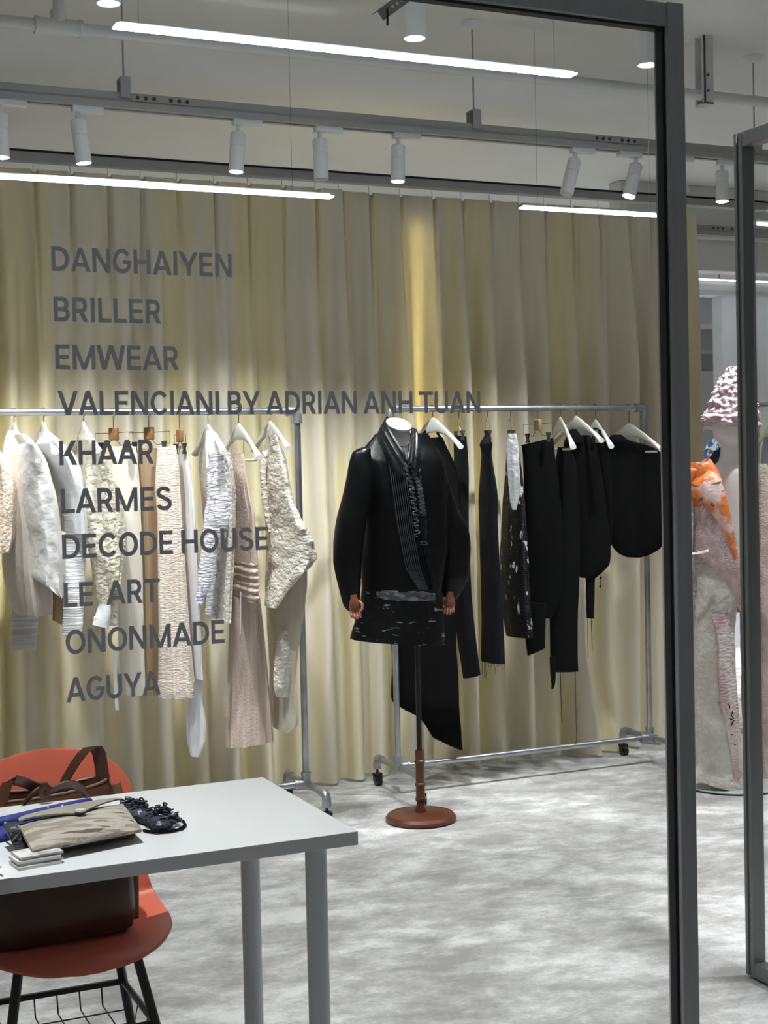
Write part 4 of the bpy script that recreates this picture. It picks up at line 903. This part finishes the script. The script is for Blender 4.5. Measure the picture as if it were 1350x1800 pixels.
for i in range(17):
    s_ = i/16; far = e1+(e2-e1)*s_; nearf = .42*(1-abs(s_-.52)/.52*.75 if s_ < .52 else 1-(s_-.52)/.48*.95)
    nd = (nl+(nr-nl)*s_)-far
    rows.append([lift(far+nd*nearf*q, .0115+.011*math.sin(PI*s_)**.5*math.sin(PI*min(1, nearf*q*1.6+.12))**.5) for q in (0,.25,.5,.75,1)])
fl = ob('flap', MB().grid(rows, (0,0,.003)), M['clutchflap'], t, smooth=60, label='beige canvas flap')
bt = lift(e1+(e2-e1)*.52+((nl+(nr-nl)*.52)-(e1+(e2-e1)*.52))*.42, .026)
ob('button', MB().lathe([(.001,0),(.0095,0),(.0105,.002),(.0095,.004),(.001,.0045)], bt, 24), M['button'], fl, label='round pale button')
pk = [pz(60,1502,.757), pz(238,1468,.757), pz(232,1440,.757), pz(60,1470,.757)]
t = thing('pouch', sum(pk, Vector())/4, 'flat dark pouch lying under the patchwork clutch bag', 'pouch')
ob('body', slab(pk, .012), M['blackgloss'], t)
# blue cloth pouch at the back
bk = [pz(-40,1484,.757), pz(60,1462,.757), pz(158,1407,.766), pz(-30,1449,.766)]
t = thing('cloth_pouch', sum(bk, Vector())/4, 'royal blue flecked cloth pouch behind the beige clutch bag', 'pouch')
ob('body', slab(bk, .016), M['bluecloth'], t, smooth=60)
ob('rolled_edge', MB().tube([pz(x,y,.775) for x,y in ((-35,1452),(0,1447),(40,1439),(90,1427),(130,1418),(158,1408))], [.008,.012,.013,.013,.012,.007], 12), M['bluecloth'], t)
# black wrist strap with ring
t = thing('wrist_strap', pz(30,1470,.757), 'black woven wrist strap with a metal ring beside the beige clutch bag', 'strap')
ob('strap', MB().ribbon([pz(18,1447,.792), pz(26,1462,.785), pz(34,1480,.768), pz(42,1502,.757)], Vector((.026,.004,0)), .004), M['blackgloss'], t)
rc_ = pz(27,1455,.797)
ob('ring', MB().tube([rc_+Vector((.007*math.cos(2*PI*k/16), .007*math.sin(2*PI*k/16), .002*math.sin(2*PI*k/8))) for k in range(17)], .0014, 8), M['steel'], t, label='metal ring')
ob('end_tab', MB().ribbon([pz(8,1447,.785), pz(14,1450,.787), pz(20,1452,.787)], Vector((.003,.014,0)), .003), M['button'], t, label='grey end tab')
# dark crochet accessory: two clusters of loops and an elastic
M['yarn'] = mat('navy_black_yarn', (.018,.020,.030), .75, col2=(.055,.060,.085), nscale=60, bump=.8, bscale=200, spots=((.40,.43,.50), 70, .62, (1,1,1)))
t = thing('crochet_flower', pz(265,1440,TT), 'dark navy crochet flower accessory with an elastic loop on the desk', 'crochet accessory')
rr = random.Random(21)
for nm, (cx, cy), R_, n in (('fluffy_cluster',(236,1430),.030,150), ('looped_cluster',(286,1446),.030,120)):
    c0 = pz(cx, cy, TT+.010); m = MB()
    for k in range(n):
        a = rr.random()*2*PI; r_ = R_*math.sqrt(rr.random()); hz = .010+.034*(1-(r_/R_)**2)*rr.random()
        b = c0+Vector((r_*math.cos(a)*1.05, r_*math.sin(a)*1.5, hz-.006)); d = Vector((rr.uniform(-1,1),rr.uniform(-1,1),rr.uniform(-.3,.9))).normalized(); e = d.cross(Vector((.3,.5,.8))).normalized()
        q = .0034+.0026*rr.random()
        m.tube([b+(d*math.cos(2*PI*i/8)+e*math.sin(2*PI*i/8))*q for i in range(9)], .0017, 5)
    mn_ = min(p.z for p in m.v)
    for p in m.v: p.z = max(p.z, TT+.001)
    ob(nm, m, M['yarn'], t, smooth=80)
ob('core', MB().ball(pz(236,1430,TT+.015), .024, 14, sy=1.3, sz=.6).ball(pz(284,1445,TT+.015), .024, 14, sy=1.3, sz=.6).tube([pz(236,1432,TT+.012),pz(284,1447,TT+.012)], .012, 10), M['yarn'], t)
ob('elastic_loop', MB().tube([pz(x,y,TT+.004) for x,y in ((296,1447),(310,1440),(322,1443),(326,1450),(318,1457),(300,1461),(275,1463),(252,1460))], .0028, 8), M['blk'], t)
# stack of cards and a leaflet
M['card'] = mat('white_card', (.72,.72,.70), .55, col2=(.68,.68,.66), nscale=9)
M['cardprint'] = mat('glossy_card_with_grey_print', (.72,.72,.71), .3, col2=(.36,.36,.36), nscale=22, nlo=.5, nhi=.62)
ca, cb_ = pz(33,1531,TT), pz(112,1517,TT); ax = (cb_-ca); ax.z = 0; wc = ax.length; ax.normalize(); ay = Vector((-ax.y, ax.x, 0)); rr = random.Random(4); z = TT; NC = 7
names_ = ['lowest','second lowest','third from the bottom','middle','third from the top','second from the top']
for k in range(NC):
    h = .0032; c = ca+ax*(wc/2+rr.uniform(-.003,.003))+ay*(.027+rr.uniform(-.003,.003)); r_ = rr.uniform(-.06,.06); a2 = ax*math.cos(r_)+ay*math.sin(r_); b2 = Vector((-a2.y,a2.x,0)); c.z = z+h/2
    o = ob('card', MB().obox(c, a2*wc/2*.96, b2*.026, Vector((0,0,h/2-.0002))), M['cardprint'] if k == NC-1 else M['card'], smooth=0, bevel=.0006); z += h
    tag(o, 'topmost printed card of the stack beside the beige clutch bag' if k == NC-1 else 'white card, %s in the stack on the desk' % names_[k], 'card', 'stack of cards on the desk')
t = thing('leaflet', pz(0,1530,TT), 'white leaflet with dark blue print at the left end of the desk edge', 'leaflet')
ob('sheet', MB().grid([[pz(x,y,TT+.0015) for x,y in r_] for r_ in ([(-90,1556),(-30,1551),(24,1544)],[(-90,1530),(-32,1526),(12,1521)])], (0,0,.0012)), M['card'], t)
m = MB()
for a in ([(-4,1537),(2,1538),(5,1541)],[(-14,1532),(-8,1528),(-2,1526)],[(-2,1519+6),(2,1524)]): m.tube([pz(x,y,TT+.0032) for x,y in a], .0014, 6)
ob('printed_strokes', m, M['navy'], t, label='dark blue printed strokes')

# ------------------------------------------------------------------ chair and tote bag
CU, CV = .596, 3.02
t = thing('shell_chair', (CU, CV, 0), 'coral plastic shell chair with black metal legs behind the desk', 'chair')
# profile from the front lip over the seat and up the back: (forward, height, half width, curl, back-bend)
prof = [(.206,.424,.020,.0),(.205,.428,.055,.0),(.200,.432,.090,.0),(.188,.438,.124,.002),(.160,.445,.163,.004),(.115,.447,.192,.008),(.06,.444,.213,.012),(0,.440,.222,.018),(-.06,.438,.222,.026),(-.12,.446,.216,.042),(-.155,.475,.210,.054),(-.172,.53,.204,.054),(-.182,.60,.198,.046),(-.189,.67,.192,.038),(-.194,.72,.182,.032),(-.198,.755,.160,.022),(-.201,.780,.126,.012),(-.203,.795,.088,.005),(-.204,.803,.045,.0),(-.2045,.8065,.012,.0)]
rows = []
def crr(a, b, c, d, t_): return .5*((2*b)+(-a+c)*t_+(2*a-5*b+4*c-d)*t_*t_+(-a+3*b-3*c+d)*t_**3)
pr_ = []
for i in range(len(prof)-1):
    q = [prof[max(i-1,0)], prof[i], prof[i+1], prof[min(i+2,len(prof)-1)]]
    for j in range(4): pr_.append([crr(q[0][k],q[1][k],q[2][k],q[3][k], j/4) for k in range(4)])
pr_.append(list(prof[-1])); nn = 24
for i, (fw_, z_, hw, cu_) in enumerate(pr_):
    a, b = pr_[max(i-1,0)], pr_[min(i+1,len(pr_)-1)]; tx, tz = b[0]-a[0], b[1]-a[1]; l_ = math.hypot(tx, tz) or 1
    nx_, nz_ = tz/l_, -tx/l_       # towards the sitter
    rows.append([Vector((CU+hw*s_, CV-(fw_+nx_*cu_*s_*s_), z_+nz_*cu_*s_*s_)) for s_ in [math.sin(PI/2*(2*j/nn-1)) for j in range(nn+1)]])
sh_ = ob('seat_shell', MB().grid(rows), M['coral'], t, smooth=80, solid=.007)
for sx_, sy_ in ((1,1),(1,-1),(-1,1),(-1,-1)):
    top = Vector((CU+sx_*.118, CV-sy_*.10, .434)); bot = Vector((CU+sx_*.205, CV-sy_*.205, .0))
    ob('leg', MB().tube([top, top+(bot-top)*.98, bot], .0105, 14), M['black'], t, label='black metal leg')
zr_ = .275
def lg(sx_, sy_, z_): f = 1-z_/.430; return Vector((CU+sx_*(.118+.087*f), CV-sy_*(.10+.105*f), z_))
loop_ = [lg(1,1,zr_), lg(1,-1,zr_), lg(-1,-1,zr_), lg(-1,1,zr_), lg(1,1,zr_)]
ob('stretcher_ring', MB().tube([p for a, b in zip(loop_, loop_[1:]) for p in (a+(b-a)*.02, a+(b-a)*.98)], .0075, 10), M['black'], t, label='black metal ring between the legs')
m = MB(); zb2 = zr_-.045
for k in range(1, 6):
    f = k/6; a = loop_[2]+(loop_[1]-loop_[2])*f; b = loop_[3]+(loop_[0]-loop_[3])*f
    m.tube([a, Vector((a.x,a.y-.01,zb2)), Vector((b.x,b.y+.01,zb2)), b], .0018, 6)
for f in (.2,.5,.8):
    a = loop_[2]+(loop_[3]-loop_[2])*f; b = loop_[1]+(loop_[0]-loop_[1])*f
    m.tube([a, Vector((a.x+.01,a.y,zb2)), Vector((b.x-.01,b.y,zb2)), b], .0018, 6)
ob('wire_basket', m, M['black'], t, label='thin black wire basket')
for sx_ in (-1,1):
    ob('seat_bracket', MB().tube([Vector((CU+sx_*.118,CV-.10,.424)), Vector((CU+sx_*.118,CV+.10,.424))], .009, 10), M['black'], t)

BVv = 3.0
bc = Vector((.535, BVv, .452))
t = thing('tote_bag', bc, 'dark brown leather tote bag standing on the coral chair', 'bag')
def bring(z_, hu, hv, du=0, dv2=0, sag=0):
    r_ = []
    for j in range(40):
        a = 2*PI*j/40; c_, s_ = math.cos(a), math.sin(a)
        x = hu*(abs(c_)**.45)*(1 if c_ >= 0 else -1); y = hv*(abs(s_)**.6)*(1 if s_ >= 0 else -1)
        r_.append(Vector((bc.x+du+x, bc.y+dv2+y, z_ + sag*(x/hu)**2 - sag*.5 + .008*noise.noise(Vector((x*14, y*14, z_*9))))))
    return r_
br = [bring(.452,.175,.052), bring(.462,.195,.066), bring(.50,.200,.072), bring(.58,.198,.074,0,.004), bring(.66,.190,.070,-.004,.010), bring(.72,.180,.056,-.010,.016), bring(.762,.172,.040,-.014,.020,.02)]
br2 = [[p*1 for p in br[-1]]]
cin = sum(br[-1], Vector())/40
br += [[cin+(p-cin)*.97+Vector((0,0,.002)) for p in br[-1]], [cin+(p-cin)*.90-Vector((0,0,.05)) for p in br[-1]], [cin+(p-cin)*.6-Vector((0,0,.16)) for p in br[-1]]]
ob('body', MB().loft(br), M['leather'], t, smooth=50)
ob('rim', MB().tube(br2[0]+[br2[0][0]], .0035, 8), M['piping'], t, label='lighter brown rim')
ob('side_gusset', MB().tube([Vector((bc.x+.197,BVv-.02,.47)), Vector((bc.x+.199,BVv-.02,.56)), Vector((bc.x+.192,BVv-.01,.66)), Vector((bc.x+.170,BVv,.76))], .010, 10, .4), M['piping'], t, label='lighter brown side edge')
HVv = 3.0
ob('handle', MB().ribbon([pv(x,y,HVv) for x,y in ((108,1385),(118,1365),(132,1342),(146,1323),(158,1314),(168,1314),(174,1324),(178,1345),(181,1368),(183,1392))], [Vector((.014+.010*min(1,k/5),-.016,.004)) for k in range(10)], .004), M['leather'], t, smooth=50)
ob('handle', MB().ribbon([pv(x,y,HVv-.05) for x,y in ((-20,1440),(2,1412),(9,1386),(15,1374),(26,1371),(44,1376),(64,1384),(80,1392))], [Vector((.024,-.01,.006))]*4+[Vector((.006,-.016,.020))]*4, .004), M['leather'], t, smooth=50)
ob('tie', MB().ribbon([pv(x,y,HVv-.06) for x,y in ((38,1418),(52,1400),(66,1390),(78,1386),(92,1388),(110,1380),(128,1378),(146,1388),(154,1402))], [Vector((.003,-.012,.016))]*9, .004), M['leather'], t, smooth=50)
ob('knot', MB().tube([pv(x,y,HVv-.075) for x,y in ((72,1382),(80,1380),(86,1388),(84,1398),(76,1400),(72,1392),(74,1382))], .007, 10, .6), M['leather'], t)

# ------------------------------------------------------------------ glass front: framed pane with lettering, open glass door
GV = 2.25
t = thing('glass_front', (0.6, GV, 0), 'large fixed glass pane in dark grey aluminium with names lettered on it', 'glass partition')
FT = 2.281; UL, UR = -1.4, 1.642
ob('top_rail', MB().box((UL,GV-.02,FT-.042), (UR,GV+.022,FT)), M['frame'], t, bevel=.002)
ob('bottom_rail', MB().box((UL,GV-.02,0), (UR,GV+.022,.05)), M['frame'], t, bevel=.002)
pb = MB(); pb.box((UR-.036,GV-.024,0), (UR,GV-.012,FT+.001)); pb.box((UR-.030,GV-.012,0), (UR-.004,GV+.012,FT)); pb.box((UR-.036,GV+.012,0), (UR,GV+.024,FT+.001))
ob('frame_post', pb, M['frame'], t, bevel=.0015, label='dark grey upright post at the door side')
ob('frame_post', MB().box((UL,GV-.02,0), (UL+.04,GV+.022,FT)), M['frame'], t, bevel=.002)
ob('glazing_gasket', MB().box((UL,GV-.009,FT-.047), (UR-.036,GV+.011,FT-.042)).box((UR-.041,GV-.009,.05), (UR-.036,GV+.011,FT-.042)), M['gasket'], t)
gp = ob('glass_pane', MB().box((UL+.03,GV-.004,.045), (UR-.034,GV+.004,FT-.04)), M['glass'], t, smooth=0)
def _R(x0,y0,x1,y1): return [(x0,y0),(x1,y0),(x1,y1),(x0,y1)]
def _P(xb,xt,y0,y1,wx): return [(xb,y0),(xb+wx,y0),(xt+wx,y1),(xt,y1)]
def _A(cx,cy,rx,ry,a0,a1,w=.2):
    n = max(4, int(abs(a1-a0)/12)); o = [math.radians(a0+(a1-a0)*i/n) for i in range(n+1)]; out = []
    for p, q in zip(o, o[1:]):
        out.append([(cx+rx*math.cos(p),cy+ry*math.sin(p)),(cx+rx*math.cos(q),cy+ry*math.sin(q)),(cx+(rx-w)*math.cos(q),cy+(ry-w*.88)*math.sin(q)),(cx+(rx-w)*math.cos(p),cy+(ry-w*.88)*math.sin(p))])
    return out
_ST = _R(.08,0,.28,1)
GLYPH = {
 'A': (1.02, [_P(.01,.40,0,1,.215),_P(.795,.405,0,1,.215),_R(.24,.20,.78,.36)]),
 'B': (.90, [_ST,_R(.28,.83,.5,1),_R(.28,.43,.5,.59),_R(.28,0,.52,.17)]+_A(.5,.715,.30,.285,-90,90)+_A(.52,.295,.33,.295,-90,90)),
 'C': (1.01, _A(.53,.5,.48,.51,36,324)),
 'D': (.99, [_ST,_R(.28,0,.45,.175),_R(.28,.825,.45,1)]+_A(.45,.5,.49,.5,-90,90)),
 'E': (.84, [_ST,_R(.28,0,.77,.17),_R(.28,.83,.77,1),_R(.28,.42,.73,.58)]),
 'G': (1.03, _A(.53,.5,.48,.51,38,352)+[_R(.55,.39,1.0,.55)]),
 'H': (1.02, [_ST,_R(.74,0,.94,1),_R(.28,.41,.74,.585)]),
 'I': (.385, [_R(.09,0,.295,1)]),
 'K': (.96, [_ST,_P(.25,.67,.36,1,.26),_P(.70,.37,0,.62,.25)]),
 'L': (.78, [_ST,_R(.28,0,.74,.17)]),
 'M': (1.265, [_R(.08,0,.27,1),_R(.995,0,1.185,1),_P(.53,.08,0,1,.205),_P(.53,.98,0,1,.205)]),
 'N': (1.045, [_ST,_R(.765,0,.965,1),_P(.735,.08,0,1,.23)]),
 'O': (1.06, _A(.53,.5,.49,.51,0,360)),
 'R': (.90, [_ST,_R(.28,.83,.5,1),_R(.28,.36,.5,.53),_P(.63,.39,0,.42,.235)]+_A(.5,.68,.31,.32,-90,90)),
 'S': (.89, _A(.445,.735,.37,.275,15,275)+_A(.445,.28,.39,.29,195,455)),
 'T': (.91, [_R(.02,.83,.89,1),_R(.355,0,.555,.83)]),
 'U': (1.0, [_R(.08,.36,.28,1),_R(.72,.36,.92,1)]+_A(.5,.36,.42,.375,180,360)),
 'V': (1.02, [_P(.40,.0,0,1,.22),_P(.40,.80,0,1,.22)]),
 'W': (1.43, [_P(.26,.0,0,1,.22),_P(.26,.60,0,1,.22),_P(.95,.61,0,1,.22),_P(.95,1.21,0,1,.22)]),
 'Y': (1.0, [_P(.385,.0,.36,1,.235),_P(.385,.765,.36,1,.235),_R(.4,0,.605,.42)]),
}
LINES = ['DANGHAIYEN','BRILLER','EMWEAR','VALENCIANI BY ADRIAN ANH TUAN','KHAAR','LARMES','DECODE HOUSE','LE  ART','ONONMADE','AGUYA']
ENDX = [(408,490),(284,567),(315,650),(845,728),(271,815),(302,893),(472,967),(282,1058),(395,1132),(283,1220)]
STX = [(91,477),(95,566),(98,650),(102,731),(105,819),(108,904),(110,984),(113,1069),(116,1152),(117,1236)]
def lettering(txt, u0, z0, width, cap):
    adv = 0; items = []; wd = 0
    for ch in txt:
        if ch == ' ': adv += .30; wd += 1; continue
        a, sp = GLYPH[ch]; items.append((wd, adv, sp)); adv += a-.015
    pts = [x+p[0] for _, x, sp in items for s in sp for p in s]; mn, mx = min(pts), max(pts); sx = width/(mx-mn)
    out = {}
    for wd, x, sp in items:
        mb = out.setdefault(wd, MB())
        for ki, s in enumerate(sp):
            n = len(s)
            mb.add([(u0+(x+px_-mn)*sx, GV-.0046+dy-ki*.00003, z0+py_*cap) for dy in (0,.0004) for px_, py_ in s],
                   [tuple(range(n)), tuple(range(2*n-1, n-1, -1))] + [(i, i+n, (i+1)%n+n, (i+1)%n) for i in range(n)])
    return [out[k] for k in sorted(out)]
for s_, a_, e_ in zip(LINES, STX, ENDX):
    A, B = pv(*a_, GV-.005), pv(*e_, GV-.005)
    for word, mb in zip(s_.split(), lettering(s_, A.x, A.z+.001, B.x-A.x, .0385)):
        ob('lettering', mb, M['vinyl'], gp, smooth=0, label='grey letters reading ' + word)

# door leaf standing open at a right angle into the shop
DU, D0, D1, DT = 2.49, 2.27, 3.137, 2.302
t = thing('glass_door', (DU, D0, 0), 'open glass door leaf in a dark grey frame at the right picture edge', 'glass door')
d = MB(); d.box((DU-.02,D1-.036,.008), (DU+.02,D1-.026,DT)); d.box((DU-.016,D1-.026,.008), (DU+.016,D1-.012,DT)); d.box((DU-.02,D1-.012,.008), (DU+.02,D1,DT)); ob('door_stile', d, M['doorframe'], t, bevel=.0015)
ob('door_stile', MB().box((DU-.02,D0,.008), (DU+.02,D0+.036,DT)), M['doorframe'], t, bevel=.002)
ob('top_rail', MB().box((DU-.02,D0+.0362,DT-.04), (DU+.02,D1-.0362,DT)), M['doorframe'], t, bevel=.002)
ob('bottom_rail', MB().box((DU-.02,D0+.0362,.008), (DU+.02,D1-.0362,.048)), M['doorframe'], t, bevel=.002)
ob('glass_pane', MB().box((DU-.003,D0+.03,.044), (DU+.003,D1-.03,DT-.036)), M['glass'], t, smooth=0)
